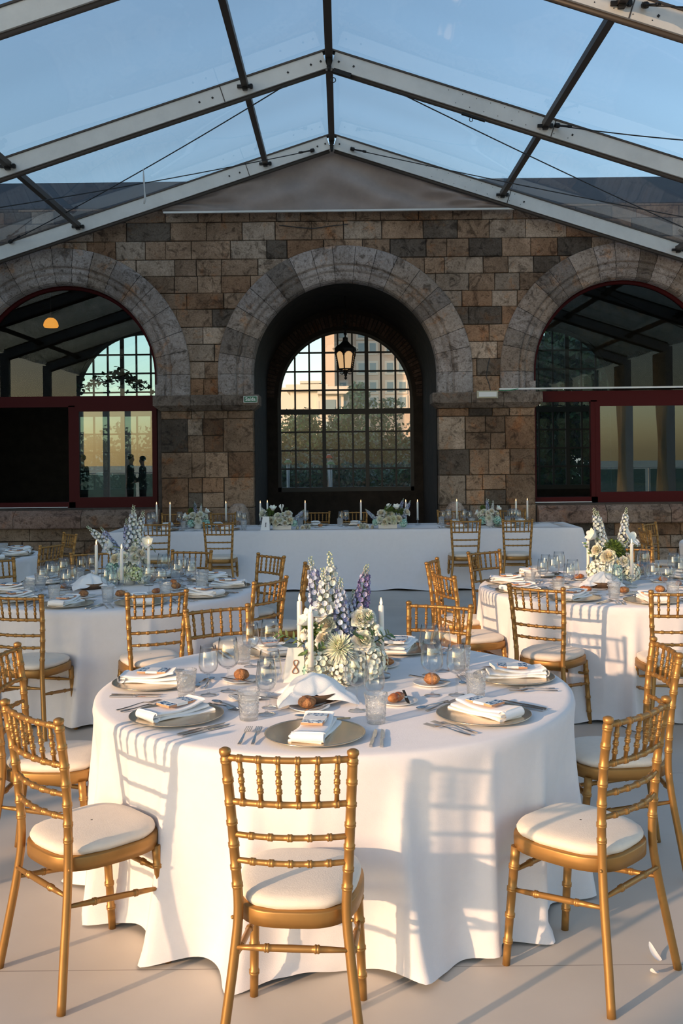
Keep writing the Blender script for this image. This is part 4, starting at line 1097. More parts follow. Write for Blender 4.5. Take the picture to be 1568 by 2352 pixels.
# table number cards
def card(p, s_, rz, lab, txt, tilt=-.12):
    t = thing('table_number_card', lab, 'card', (p[0],p[1],TZ+.001), rz)
    b = MB(); b.smooth = False; n = 0
    w0, w1, h = .052*s_, .036*s_, .155*s_; dx = .010*s_
    b.v = [Vector(q) for q in ((-w0,0,0),(w0,0,0),(w1+dx,.03*s_,h),(-w1+dx,.03*s_,h),(-w0,.004,0),(w0,.004,0),(w1+dx,.03*s_+.004,h),(-w1+dx,.03*s_+.004,h))]
    for f in ((0,1,2,3),(7,6,5,4),(0,4,5,1),(1,5,6,2),(2,6,7,3),(3,7,4,0)): b.face(list(f))
    b.build('card_front', M['paper'], t)
    b = MB(); b.smooth = False
    b.v = [Vector(q) for q in ((-w0,.075*s_,0),(w0,.075*s_,0),(w1+dx,.034*s_+.004,h),(-w1+dx,.034*s_+.004,h))]; b.face([0,1,2,3]); b.build('card_back', M['paper'], t)
    if txt == '8':
        b = MB(); z0 = .070*s_; yy = lambda z: .0035 + .03*z/.155-.010; pts = []
        for k in range(41):
            q = 2*PI*k/40; x = .0135*s_*math.sin(2*q)*(1.0 if math.cos(q) < 0 else .8); z = z0 - .030*s_*math.cos(q)*-1
            pts.append(Vector((.006+x+.10*(z-z0), .19355*z-.003, z)))
        b.tube(pts, [.0013+.0012*abs(math.sin(2*PI*k/40)) for k in range(41)], 6, False); b.build('numeral_8', M['ink'], t)
    else:
        b = MB(); b.smooth = False; z0 = .062*s_
        for (c, d) in (((.008,0,z0),(.0075,.002,.048)),((.005,0,z0-.024),(.019,.002,.003)),((.011,0,z0+.024),(.017,.002,.003))):
            q = Vector((c[0]*s_, .19355*c[2]-.002, c[2])); b.box(q, (d[0]*s_, .002, d[2]*s_), Matrix.Rotation(-.19, 3, 'X'))
        b.build('numeral_1', M['blackink'], t)
    return t
card((-.215,4.30), .93, .15, 'white folded card with copper numeral 8 left of the front table flowers', '8')
p = on_table(608,1219); card((p[0], 12.92), 1.15, 0, 'white folded card with the numeral 1 standing on the head table', '1')
p = on_table(1358,1340); card((p[0]+.03,p[1]+.05), 1.0, -.5, 'white card behind the candle on the right rear table, number turned away', '')

# ================================================================== FLOWERS
def petal(b, L, W_, curl, cup, base, nu=3, nv=4, tip=.5):
    """a petal that starts at the origin along +Y, rises by curl, is hollowed by cup"""
    def f(u, v):
        w_ = W_*math.sin(PI*min(1,(.12+.88*v))**.8)**tip if v < 1 else W_*.15
        x = (u-.5)*2*w_; th = curl*v
        y = L*(math.sin(th)/curl if abs(curl) > 1e-3 else v); z = L*((1-math.cos(th))/curl if abs(curl) > 1e-3 else 0)
        return base @ Vector((x, y, z + cup*(abs(u-.5)*2)**2*w_))
    b.grid(f, nu, nv)
def rotz(a): return Matrix.Rotation(a, 4, 'Z')
def rotx(a): return Matrix.Rotation(a, 4, 'X')
def tmpl_rose(seed, c0, c1, r=.034):
    g = random.Random(seed); b = MB()
    for ring in range(6):
        n = (3,4,5,6,7,7)[ring]; t = ring/5
        for k in range(n):
            b.col = tuple(lerp(c1[i], c0[i], t)*g.uniform(.95,1.03) for i in range(3))
            m = rotz(2*PI*k/n + ring*.7 + g.uniform(-.2,.2)) @ Matrix.Translation((0, .002+.007*t, .012-.010*t)) @ rotx(1.45-1.05*t+g.uniform(-.08,.08))
            petal(b, r*(.75+.35*t), r*(.36+.34*t), .5-.9*t+g.uniform(-.1,.2), .45, m)
    b.col = (.16,.22,.07); b.ball((0,0,-.002), r*.25)
    return b.mesh('rose', M['petal'])
def tmpl_mum(seed, c0, c1, r=.058):
    g = random.Random(seed); b = MB()
    for ring in range(9):
        n = 10+ring*3; t = ring/8
        for k in range(n):
            b.col = tuple(lerp(c1[i], c0[i], t)*g.uniform(.93,1.03) for i in range(3))
            m = rotz(2*PI*k/n + g.uniform(-.1,.1)) @ Matrix.Translation((0,.003+.006*t,.014-.012*t)) @ rotx(1.5-1.85*t+g.uniform(-.12,.12))
            petal(b, r*(.5+.5*t)*g.uniform(.9,1.1), r*.055, .9-.5*t+g.uniform(-.3,.3), .8, m, 2, 4, .35)
    return b.mesh('chrysanthemum', M['petal'])
def tmpl_hydrangea(seed, cols, r=.058, nfl=95):
    g = random.Random(seed); b = MB()
    b.col = tuple(x*.55 for x in cols[0]); b.ball((0,0,0), r*.72, 12, 8)
    for k in range(nfl):
        z = 1-1.75*(k+.5)/nfl; a = k*2.399963+g.uniform(-.15,.15); q = math.sqrt(1-z*z); d = Vector((q*math.cos(a), q*math.sin(a), z))
        rr = r*g.uniform(.86,1.04); m = Matrix.Translation(d*rr) @ d.to_track_quat('Z','Y').to_matrix().to_4x4() @ rotz(g.uniform(0,2))
        c = g.choice(cols); s_ = g.uniform(.8,1.15)
        for j in range(4):
            f_ = g.uniform(.9,1.05); b.col = tuple(x*f_ for x in c); petal(b, .0125*s_, .0085*s_, .5, .2, m @ rotz(j*PI/2) @ rotx(.25), 2, 3, .5)
        b.col = (.45,.5,.25); b.ball(m @ Vector((0,0,.001)), .0016, 5, 3)
    return b.mesh('hydrangea', M['petal'])
def tmpl_delphinium(seed, cols, H_=.34, top=(.42,.50,.25)):
    g = random.Random(seed); b = MB()
    b.col = (.10,.17,.05); b.tube([(0,0,-.06),(0,0,H_*.5),(.004,0,H_)], [.0032,.0026,.001], 6)
    n = 84
    for k in range(n):
        t = k/n; z = H_*(.02+.98*t); a = k*2.4+g.uniform(-.3,.3); d = Vector((math.cos(a), math.sin(a), .25)).normalized()
        rr = lerp(.036, .008, t**1.3)
        c = Vector((0,0,z)); e = c + d*rr*g.uniform(.8,1.1)
        b.col = (.16,.24,.07); b.tube([c, e], .0008, 3, False)
        if t > .80:
            q = lerp(.0058,.0028,(t-.8)/.2); b.col = tuple(lerp(cols[0][i]*.9, top[i], min(1,(t-.75)*3.3)) for i in range(3)); b.ball(e, q, 6, 4, (1,1,1.2)); continue
        m = Matrix.Translation(e) @ d.to_track_quat('Z','Y').to_matrix().to_4x4() @ rotz(g.uniform(0,2))
        cc = g.choice(cols); s_ = lerp(1.15,.65,t)
        for j in range(5):
            f_ = g.uniform(.85,1.1); b.col = tuple(x*f_ for x in cc); petal(b, .0190*s_, .0115*s_, .7, .2, m @ rotz(j*2*PI/5) @ rotx(.4), 2, 3, .5)
        b.col = (.85,.83,.75); b.ball(m @ Vector((0,0,.003)), .0028*s_, 5, 3)
    return b.mesh('delphinium', M['petal'])
def tmpl_tulip(seed, c, opn=.35, L=.062):
    g = random.Random(seed); b = MB()
    for k in range(6):
        b.col = tuple(x*g.uniform(.95,1.02) for x in c)
        m = rotz(k*PI/3) @ Matrix.Translation((0,.004,0)) @ rotx(1.15-opn*(1+.4*(k%2)))
        petal(b, L, .022, .45 if k % 2 else .2, .5, m, 4, 6, .45)
    b.col = (.22,.30,.10); b.tube([(0,0,.004),(0,0,-.05),(.006,0,-.14)], [.003,.0028,.0028], 6)
    return b.mesh('tulip', M['petal'])
def tmpl_calla(c):
    b = MB(); b.col = c
    def f(u, v):
        a = 2*PI*u*.93 + .2; rr = .004 + .024*v**1.7*(1+.5*math.cos(a)); return (rr*math.cos(a), rr*math.sin(a), .075*v + .018*v*v*math.cos(a))
    b.grid(f, 20, 8); b.col = (.8,.6,.1); b.tube([(0,0,.01),(0,0,.055)], [.003,.002], 6); b.col = (.2,.3,.1); b.tube([(0,0,.002),(0,0,-.14)], .0035, 6)
    return b.mesh('calla_lily', M['petal'])
def tmpl_greenball(seed, r=.045, col=(.14,.22,.04)):
    g = random.Random(seed); b = MB(); b.col = tuple(x*.6 for x in col); b.ball((0,0,0), r*.55, 10, 7)
    for k in range(330):
        z = 1-1.7*(k+.5)/330; a = k*2.4; q = math.sqrt(1-z*z); d = Vector((q*math.cos(a), q*math.sin(a), z)); f_ = g.uniform(.6,1.5)
        b.col = tuple(x*f_ for x in col); e = d*r*g.uniform(.9,1.15); s_ = d.cross(Vector((.3,.2,1))).normalized()*.0016
        p = d*r*.45; n = len(b.v); b.v += [p-s_, p+s_, e+s_*.4+Vector((g.uniform(-.006,.006),g.uniform(-.006,.006),g.uniform(-.004,.004))), e-s_*.4]; b.face([n,n+1,n+2,n+3])
    return b.mesh('green_pompon', M['leaf'])
def tmpl_sprig(seed, buds=True, cb=(.80,.82,.70)):
    g = random.Random(seed); b = MB(); b.col = (.09,.15,.05)
    st = [Vector((0,0,0)), Vector((.012,0,.04)), Vector((.035,0,.08)), Vector((.07,0,.11))]; b.tube(st, [.0022,.002,.0016,.001], 5)
    for k in range(9):
        t = (k+1)/10; i = min(2, int(t*3)); p = st[i].lerp(st[i+1], t*3-i)
        a = g.uniform(-1,1); d = Vector((g.uniform(-.3,.8), math.copysign(1, (-1)**k), g.uniform(-.1,.7))).normalized()
        b.col = tuple(x*g.uniform(.8,1.3) for x in (.10,.16,.055))
        m = Matrix.Translation(p) @ d.to_track_quat('Y','Z').to_matrix().to_4x4(); petal(b, g.uniform(.024,.04), .008, .4, .4, m, 2, 4, .7)
        if buds and k > 4: b.col = cb; b.ball(p + d*.028 + Vector((0,0,.008)), .006, 7, 5, (1,1,1.3))
    return b.mesh('foliage_sprig', M['leaf'])
def tmpl_bud(c=(.82,.80,.70)):
    b = MB(); b.col = c; b.ball((0,0,.012), .013, 10, 7, (1,1,1.25)); b.col = (.22,.32,.10); b.ball((0,0,.001), .007); b.tube([(0,0,0),(.002,0,-.05)], .0016, 5); return b.mesh('flower_bud', M['petal'])
cream, cream2 = (.78,.74,.60), (.76,.64,.40); white = (.80,.79,.72); mint = (.34,.58,.48); mintd = (.25,.50,.42)
FT = {'rose': [('rose', tmpl_rose(1, cream, cream2)), ('rose', tmpl_rose(2, white, (.80,.76,.55), .032)), ('ranunculus', tmpl_rose(3, white, cream2, .028))],
 'mum': [('chrysanthemum', tmpl_mum(4, (.88,.87,.72), (.82,.82,.50))), ('chrysanthemum', tmpl_mum(5, (.88,.87,.80), (.86,.82,.60), .05))],
 'hyd': [('hydrangea', tmpl_hydrangea(6, [(.86,.84,.70),(.84,.82,.62),(.88,.87,.78)]))],
 'hydm': [('hydrangea', tmpl_hydrangea(7, [mint,(.55,.72,.62),(.32,.58,.50)], .045, 75))],
 'hydl': [('hydrangea', tmpl_hydrangea(8, [(.62,.66,.30),(.70,.74,.42),(.80,.80,.60)], .045, 75))],
 'delb': [('delphinium', tmpl_delphinium(9, [(.38,.43,.60),(.50,.55,.68),(.30,.31,.52)]))],
 'delw': [('delphinium', tmpl_delphinium(10, [(.68,.71,.70),(.60,.64,.72),(.74,.74,.66)]))],
 'delp': [('delphinium', tmpl_delphinium(11, [(.16,.12,.30),(.26,.22,.42),(.36,.34,.52)], .30))],
 'tul': [('tulip', tmpl_tulip(12, (.88,.87,.80)))], 'tulo': [('tulip', tmpl_tulip(13, (.88,.87,.80), .75))],
 'calla': [('calla_lily', tmpl_calla((.88,.87,.80)))], 'green': [('green_pompon', tmpl_greenball(14))],
 'sprig': [('foliage_sprig', tmpl_sprig(15)), ('foliage_sprig', tmpl_sprig(16, False))], 'bud': [('flower_bud', tmpl_bud())]}
def bouquet(label, loc, items, pot=None, rotz_=0, s_=1.0, name='flower_arrangement'):
    t = thing(name, label, 'flowers', (loc[0], loc[1], TZ+.001), rotz_, 'flower arrangements')
    g = random.Random(int(loc[0]*100)+77)
    b = MB()
    if pot == 'box': b.smooth = False; b.lathe([(.001,0),(.17,0),(.175,.045),(.165,.045),(.16,.02),(.001,.02)], 4); [v.__setitem__(1, v[1]*1.0) for v in b.v]; rot = Matrix.Rotation(PI/4,4,'Z'); b.v = [rot @ v for v in b.v]; b.v = [Vector((v.x, v.y*.42, v.z*1.2)) for v in b.v]
    else: b.lathe([(.001,0),(.045,0),(.055,.03),(.06,.07),(.055,.07),(.05,.03),(.001,.02)], 24)
    b.build('vase', M['pot'], t)
    b = MB(); b.col = (.07,.11,.04)
    for k in range(70):
        a = k*2.4; e = Vector(((.07+.03*(k % 3))*math.cos(a)*(1.9 if pot == 'box' else 1), .06*math.sin(a), .07+.05*(k % 5)/5)); m = Matrix.Translation((e.x*.5,e.y*.5,.05)) @ (e-Vector((0,0,.04))).to_track_quat('Y','Z').to_matrix().to_4x4()
        b.col = tuple(x*g.uniform(.6,1.4) for x in (.07,.115,.04)); petal(b, .06, .013, .5, .3, m, 2, 3, .7)
    b.build('foliage', M['leaf'], t)
    for kind, x, y, z, d, sc in items:
        nm, me = g.choice(FT[kind]); o = bpy.data.objects.new(nm, me); C.objects.link(o); o.parent = t
        o.location = (x*s_, y*s_, z*s_); q = Vector(d).normalized().to_track_quat('Z','Y') @ Euler((0,0,g.uniform(0,6))).to_quaternion()
        o.rotation_mode = 'QUATERNION'; o.rotation_quaternion = q; o.scale = (sc*s_,)*3
    return t
# front table arrangement (x right, y away from the camera, z above the cloth)
front = [('mum',-.005,-.115,.155,(0,-.9,.75),1.15),('hyd',-.085,-.10,.085,(-.6,-.8,.2),1.15),('hyd',.02,-.12,.060,(.1,-1,.05),1.05),('hyd',.125,-.06,.085,(.9,-.5,.3),1.25),('hyd',-.02,.08,.11,(0,.6,.8),1.2),('hyd',.09,.06,.10,(.7,.6,.4),1.0),('hyd',-.10,.04,.10,(-.8,.4,.4),1.0),
 ('hydm',-.135,-.075,.055,(-.9,-.7,0),.62),('rose',-.065,-.085,.185,(-.3,-.8,.7),1.15),('rose',.095,-.085,.175,(.3,-.9,.6),1.35),('rose',.045,-.10,.115,(.2,-1,.1),1.0),
 ('green',-.125,-.03,.215,(-.4,-.3,1),1.0),('green',-.06,.03,.20,(-.2,.3,1),.9),
 ('delb',-.075,.01,.20,(-.16,.02,1),1.0),('delw',-.02,-.01,.17,(-.06,-.03,1),1.15),('delb',.005,-.045,.15,(.0,-.12,1),.9),('delb',.035,-.02,.16,(.1,-.05,1),.7),('delp',.075,.0,.22,(.16,.02,1),.95),('delw',-.055,-.02,.14,(-.05,-.1,1),1.05),
 ('tulo',-.072,-.05,.285,(-.3,-.5,1),1.2),('tul',-.115,-.05,.255,(-.8,-.3,.6),1.15),('rose',-.05,-.07,.245,(-.4,-.7,.7),1.0),
 ('rose',.085,-.05,.265,(.1,-.9,.6),1.15),('rose',.115,-.05,.275,(.4,-.7,.7),1.0),('rose',.09,-.03,.30,(.1,-.2,1),.7),('rose',.13,-.02,.215,(.6,-.4,.7),1.1),('tul',.155,-.05,.20,(.7,-.4,.6),.7),('bud',.15,-.05,.225,(.7,-.3,.8),1.0),
 ('bud',-.145,-.08,.195,(-.9,-.5,.6),1.2),('bud',-.125,-.10,.165,(-.8,-.6,.4),1.1),('rose',-.15,-.07,.205,(-.8,-.5,.4),.7),('bud',-.09,-.10,.165,(-.3,-.9,.3),1.2),
 ('sprig',-.12,-.07,.12,(-.4,-.6,.6),1.0),('sprig',.12,-.06,.15,(.5,-.4,.7),1.0),('sprig',-.1,0,.15,(-.5,.1,.8),1.1),('sprig',.1,.03,.18,(.4,.2,.8),1.1),('sprig',-.13,-.09,.13,(.3,-.9,.2),.8),('green',.10,.02,.20,(.5,.2,1),.7),('sprig',-.15,-.05,.16,(-.8,-.4,.6),1.1),('sprig',.15,-.05,.17,(.8,-.4,.6),1.1),('sprig',-.05,-.06,.20,(-.3,-.8,.6),.8),('sprig',.06,-.08,.20,(.5,-.8,.6),.8),('sprig',.02,.02,.22,(0,0,1),1.0),('sprig',.06,-.07,.2,(.2,-.3,.9),.9)]
bouquet('tall cream, blue and lilac flower arrangement with large chrysanthemum on the front table', (-.015,4.36), front)
left = [('mum',-.01,-.10,.09,(-.1,-1,.35),1.05),('hydm',-.12,-.04,.06,(-.9,-.5,.3),1.15),('hydm',-.12,-.02,.13,(-.9,-.3,.5),1.0),('hydl',.07,-.08,.09,(.5,-.9,.3),1.1),('hyd',.11,-.03,.07,(.7,-.6,.2),1.05),('hyd',.0,.08,.10,(0,.7,.6),1.1),
 ('rose',-.08,-.06,.20,(-.5,-.8,.6),1.1),('rose',-.02,-.07,.21,(0,-.9,.5),1.25),('rose',.06,-.06,.20,(.3,-.8,.5),1.3),('rose',.10,-.05,.23,(.5,-.6,.6),1.25),('rose',.05,-.04,.26,(.2,-.7,.7),1.1),('rose',.12,-.02,.17,(.8,-.4,.4),1.1),
 ('delw',.02,.0,.22,(.06,0,1),1.15),('delw',.05,.0,.25,(.22,0,1),.95),('delb',.0,.0,.2,(-.05,0,1),.9),('delw',-.07,0,.22,(-.75,0,.7),1.0),('delb',-.06,0,.22,(-.55,0,.8),.8),
 ('tul',-.11,-.04,.30,(-.8,-.4,.3),1.1),('tul',.17,-.05,.31,(-.1,-.6,.3),1.2),('calla',.10,-.02,.24,(.5,-.2,.8),1.0),('sprig',.05,0,.2,(.5,0,.9),1.2),('sprig',-.08,0,.2,(-.6,0,.8),1.2),('green',.06,.0,.24,(.2,0,1),.7),('tul',.1,-.01,.33,(.5,-.3,.8),.7)]
p = on_table(292,1345); bouquet('cream and mint flower arrangement with leaning white sprays on the left rear round table', (p[0], p[1]+.06), left)
right = [('hyd',-.12,-.06,.10,(-.7,-.7,.4),1.35),('hydm',-.01,-.11,.055,(0,-1,.1),1.25),('hydm',-.0,-.09,.12,(0,-.9,.5),.95),('hyd',.12,-.05,.09,(.8,-.5,.4),1.2),('hyd',.02,.08,.1,(0,.7,.6),1.1),('hyd',-.07,-.10,.11,(-.3,-.9,.3),1.0),
 ('rose',-.05,-.08,.20,(-.1,-.9,.5),1.5),('rose',.0,-.09,.165,(.1,-.9,.4),.9),('rose',.06,-.08,.17,(.3,-.9,.4),1.1),('rose',.10,-.05,.19,(.7,-.5,.5),1.2),('rose',-.12,-.05,.25,(-.6,-.6,.5),1.1),
 ('green',.0,-.02,.255,(0,-.2,1),1.7),('green',.04,0,.24,(.2,0,1),1.3),('delw',-.06,.02,.23,(-.20,0,1),1.0),('delw',-.05,.02,.24,(-.17,0,1),.9),('delb',.07,.02,.23,(.13,0,1),.7),('delw',.08,.02,.26,(.12,0,1),.9),
 ('tul',-.125,-.02,.345,(-.9,-.3,.5),1.25),('tulo',.115,-.04,.33,(.6,-.6,.6),1.3),('sprig',-.13,-.03,.2,(-.9,0,.5),1.0),('sprig',.1,0,.2,(.4,0,.9),1.0),('bud',-.15,-.03,.21,(-.9,0,.4),1.0),('rose',.13,-.03,.13,(.8,-.5,.2),1.0)]
p = on_table(1410,1343); bouquet('cream and mint flower arrangement with a bushy green tuft on the right rear round table', (p[0], p[1]+.05), right)
hs = [('mum',0,-.08,.10,(0,-.9,.5),1.1),('hydm',-.09,-.04,.08,(-.8,-.5,.3),1.1),('hydm',.1,-.03,.08,(.8,-.5,.3),1.2),('hyd',-.02,.03,.10,(0,.2,1),1.2),('rose',-.07,-.06,.18,(-.4,-.7,.6),1.3),('rose',.03,-.07,.19,(.2,-.8,.6),1.3),('rose',.09,-.04,.16,(.7,-.5,.4),1.2),('rose',-.12,-.03,.15,(-.8,-.4,.4),1.2),('rose',-.01,-.07,.17,(0,-.9,.4),1.1),
      ('delb',-.02,.0,.17,(-.10,0,1),.6),('delw',.03,0,.17,(.12,0,1),.5),('green',-.09,0,.24,(-.5,0,1),.9),('tul',.10,-.02,.22,(.7,-.3,.7),1.0),('tul',-.14,-.02,.17,(-.9,-.2,.4),1.0),('sprig',0,0,.2,(0,0,1),1.2)]
bouquet('small round flower arrangement on the left part of the head table', (on_table(470,1207)[0], 13.3), hs, None, .2)
bouquet('small round flower arrangement on the right part of the head table', (on_table(1118,1205)[0], 13.3), hs, None, 2.9 - PI, 1.0)
hl = [('rose',-.14,-.05,.12,(-.3,-.8,.5),1.3),('rose',-.08,-.06,.09,(-.1,-.9,.3),1.25),('rose',-.02,-.06,.11,(0,-.9,.5),1.3),('rose',.04,-.06,.08,(.1,-.9,.3),1.3),('rose',.10,-.05,.11,(.3,-.8,.5),1.3),('rose',-.05,-.04,.17,(-.1,-.7,.7),1.4),('rose',.08,-.04,.19,(.2,-.7,.7),1.7),('rose',.02,-.03,.18,(0,-.6,.8),1.2),('hyd',0,.02,.11,(0,.1,1),1.2),('hyd',.12,.02,.10,(.3,.1,1),1.0),
      ('hydm',-.20,-.04,.07,(-.8,-.5,.3),1.15),('hydm',.16,-.03,.08,(.8,-.4,.3),.9),('delb',.14,0,.10,(.75,0,.75),.65),('delw',.17,0,.13,(.75,0,.8),.5),('green',-.16,0,.22,(-.3,0,1),1.3),('tul',-.12,-.02,.25,(.1,-.5,1),1.2),('rose',-.24,-.03,.2,(-.6,-.5,.5),1.6),('calla',.0,0,.22,(-.1,-.3,1),1.1),('delw',-.2,0,.15,(-.5,0,1),.5),('sprig',.05,0,.16,(0,0,1),1.2),('rose',.19,-.07,.02,(.8,-.5,.0),1.0),('rose',.30,-.04,.03,(.8,-.3,.3),1.1),('rose',.34,-.05,.03,(.9,-.3,.2),1.1),('rose',.27,-.06,.02,(.2,-.9,.3),1.0)]
bouquet('long low flower arrangement left of the middle of the head table, in a pale trough', (on_table(650,1213)[0], 13.1), hl, 'box')
hr = [(k, -x, y, z, (-d[0], d[1], d[2]), s_) for k, x, y, z, d, s_ in hl] + [('green',.02,0,.22,(0,0,1),1.7),('delb',.13,0,.15,(.35,0,1),.75),('delb',.2,0,.13,(.45,0,1),.75),('mum',.07,-.07,.12,(.1,-.9,.3),1.1)]
bouquet('long low flower arrangement right of the head table middle, trailing roses leftwards', (on_table(888,1210)[0], 13.1), hr, 'box')
# petals on the floor
for k, (px, py, rz) in enumerate(((1515,2207,.3),(1507,2231,2.6))):
    b = MB(); b.col = (.88,.84,.80); petal(b, .075, .012, 1.1, .3, Matrix.Identity(4), 3, 6, .5)
    q = ont(px, py, .004); tag(b.build('fallen_petal', M['petal'], None, q, rz), ('white curled petal on the floor beside the right chair leg, farther one','white curled petal on the floor at the right, nearer one')[k], 'petal', 'fallen petals')

# ================================================================== OUTSIDE
def building(name, lab, x0, x1, y, z0, z1, m, wins, dep=8):
    t = thing(name, lab, 'building', ((x0+x1)/2, y, z0)); cx = (x0+x1)/2
    b = MB(); b.smooth = False; b.box((0, dep/2, (z1-z0)/2), (x1-x0, dep, z1-z0)); b.build('walls', m, t)
    b = MB(); b.smooth = False; b.box((0, dep/2-.1, z1-z0+.15), (x1-x0+.4, dep+.4, .3)); b.build('cornice', M['bldgwhite'], t)
    for (wx, wz, ww, wh) in wins:
        b = MB(); b.smooth = False; b.box((wx-cx, -.02, wz-z0), (ww+.3, .08, wh+.3)); f = b.build('window_frame', M['bldgwhite'], t)
        b = MB(); b.smooth = False; b.box((wx-cx, -.07, wz-z0), (ww, .04, wh)); b.build('window_glass', M['bldgwin'], f)
    return t
def zat(py, Y): return H + (HY-py)*Y/F
def xat(px, Y): return (px-CX)*Y/F
Y1 = 70.0
wins = [(xat(px, Y1), zat(py, Y1), 14*Y1/F, 22*Y1/F) for px in (789, 832, 858, 897, 925) for py in (765, 800, 846, 890, 925)]
building('apartment_block', 'tall cream apartment block in sunlight behind the garden', xat(748,Y1), xat(1010,Y1), Y1, -2, 16, M['bldg'], wins, 12)
building('stair_tower', 'narrow cream tower at the left end of the tall block', xat(748,66), xat(770,66), 66.0, -2, 15.5, M['bldg'], [], 4)
Y2 = 48.0
building('low_white_house', 'low white house with flat roof beyond the garden', xat(668,Y2), xat(745,Y2), Y2, -2, zat(897,Y2), M['bldgwhite'], [(xat(757,Y2), zat(940,Y2), 1.0,.8)], 6)
building('low_white_house', 'low white house with dark glass front in the middle of the garden', xat(742,40), xat(790,40), 40.0, -2, zat(905,40), M['bldgwhite'], [(xat(757,40), zat(935,40), .5,.6),(xat(757,40), zat(985,40), .5,.6)], 5)
for (a, c, yy) in ((560,688,895),(694,735,880)):
    building('distant_house', 'pale house on the skyline left of the tower' if a > 600 else 'pale low house on the skyline at the far left of the arch window', xat(a,120), xat(c,120), 120.0, -2, zat(yy,120), M['bldgwhite'], [(xat(a+15,120), zat(yy+25,120), 1,1.4)], 8)
b = MB()
b.grid(lambda u, v: (lerp(-160, 160, u), 260+v*20, (8 + 9*noise.noise(Vector((u*6,1.3,0))) + 3*noise.noise(Vector((u*25,2,0))))*v + -4), 80, 3)
tag(b.build('hill', M['fog']), 'hazy wooded hill on the horizon', 'hill', kind='structure')
def leafy(seed, n, R_, Hh, cols, lx=.09):
    g = random.Random(seed); b = MB(); blobs = [(Vector((g.uniform(-.6,.6)*R_, g.uniform(-.5,.5)*R_, g.uniform(.25,.95)*Hh)), g.uniform(.30,.5)*R_) for _ in range(16)]
    for k in range(n):
        c, r_ = g.choice(blobs); d = Vector((g.gauss(0,1), g.gauss(0,1), g.gauss(0,1))).normalized(); p = c + d*r_*g.uniform(.75,1.05)
        b.col = tuple(x*g.uniform(.7,1.35) for x in g.choice(cols)); u = Vector((g.gauss(0,1), g.gauss(0,1), g.gauss(0,1)+.6)).normalized()*lx*g.uniform(.6,1.3); v = u.cross(d).normalized()*lx*.35
        m_ = len(b.v); b.v += [p-u*.5, p+v, p+u*.7, p-v]; b.face([m_, m_+1, m_+2, m_+3])
    return b
def tree(label, x, y, R_, Hh, seed, cols, base=-.3, trunk=.0, cat='tree', name='garden_tree', n=2600, grp='trees and shrubs of the garden', lx=.1):
    t = thing(name, label, cat, (x, y, base), 0, grp)
    bb = leafy(seed, n, R_, Hh-trunk, cols, lx)
    for v in bb.v: v.z += trunk
    bb.build('crown', M['leaf'], t)
    b = MB(); b.tube([(0,0,0),(.03,.02,Hh*.5),(0,0,Hh*.8)], [.09,.06,.02], 7)
    for k in range(5): a = k*1.3; b.tube([(.02,.01,Hh*(.3+.08*k)),(R_*.5*math.cos(a),R_*.4*math.sin(a),Hh*(.55+.07*k))], [.03,.01], 5)
    b.build('trunk', M['wood'], t); return t
G1 = [(.10,.16,.035),(.16,.20,.05),(.22,.24,.07)]; G2 = [(.06,.10,.035),(.08,.13,.05),(.12,.16,.06)]; G3 = [(.13,.17,.07),(.20,.24,.10)]
tr = [(662,930,27,1.0,G1,'round yellow green tree at the left edge of the arch window'),(700,960,26,.8,G1,'yellow green tree behind the left bars of the arch window'),(731,985,25,.7,G1,'low yellow green bush left of the white house'),
      (690,1050,23,1.1,G2,'dark shrub low at the left of the arch window'),(748,1060,22.5,.8,G2,'dark shrub low behind the middle bars'),(800,905,26,.75,G3,'feathery pale tree right of the lantern'),(822,870,27,.9,G3,'tall feathery tree right of the lantern'),
      (862,930,27,.8,G2,'grey green tree in front of the tall block'),(905,960,27,1.0,G2,'dark tree before the right side of the tall block'),(810,1000,24,.9,G2,'dark bush under the feathery tree'),(860,1030,23,1.1,G2,'dark bush low at the right of the arch window'),(925,1010,24,1.0,G2,'dark bush at the right edge of the arch window'),(640,1010,24,.9,G2,'dark bush at the far left edge of the arch window'),(790,1075,22,1.2,G2,'lowest dark hedge clump behind the middle of the arch window'),(900,1085,22,1.2,G2,'lowest dark hedge clump at the right of the arch window'),(660,1090,22,1.1,G2,'lowest dark hedge clump at the left of the arch window')]
for k, (px, py, Y, R_, cols, lab) in enumerate(tr):
    top = zat(py-6, Y); tree(lab, xat(px, Y), Y, R_, top+.3, 50+k, cols)
for k, x in enumerate((3.2,4.6,6.0,7.4)):
    tree('dense dark shrub outside the right window, %s from the left' % ('first','second','third','fourth')[k], x, 21.5+.4*(k % 2), 1.2, 4.4+.3*(k % 2), 80+k, G2, n=9000, lx=.16)
for k, x in enumerate((-6.6,-5.2,-3.9)):
    tree('low shrub outside the left hand window, %s from the left' % ('first','second','third')[k], x, 21.8, 1.0, 2.5, 90+k, G2, n=2200)
def parasol(label, p, r_, m):
    t = thing('garden_parasol', label, 'parasol', (p.x, p.y, -.3), 0, 'garden parasols'); h = p.z+.3
    b = MB(); b.smooth = False; b.lathe([(r_,h-.08),(r_*.5,h-.03),(.01,h)], 8, tw=0); b.build('canopy', m, t)
    b = MB(); b.tube([(0,0,0),(0,0,h)], .03, 8); b.build('pole', M['alu'], t)
parasol('small red parasol in the garden seen through the arch window', at(755,1043,21.2), .08, M['red_cloth'])
parasol('green parasol below the red one in the garden', at(759,1058,20.9), .10, M['green_cloth']); parasol('green parasol at the left of the arch window', at(661,1054,20.9), .09, M['green_cloth'])
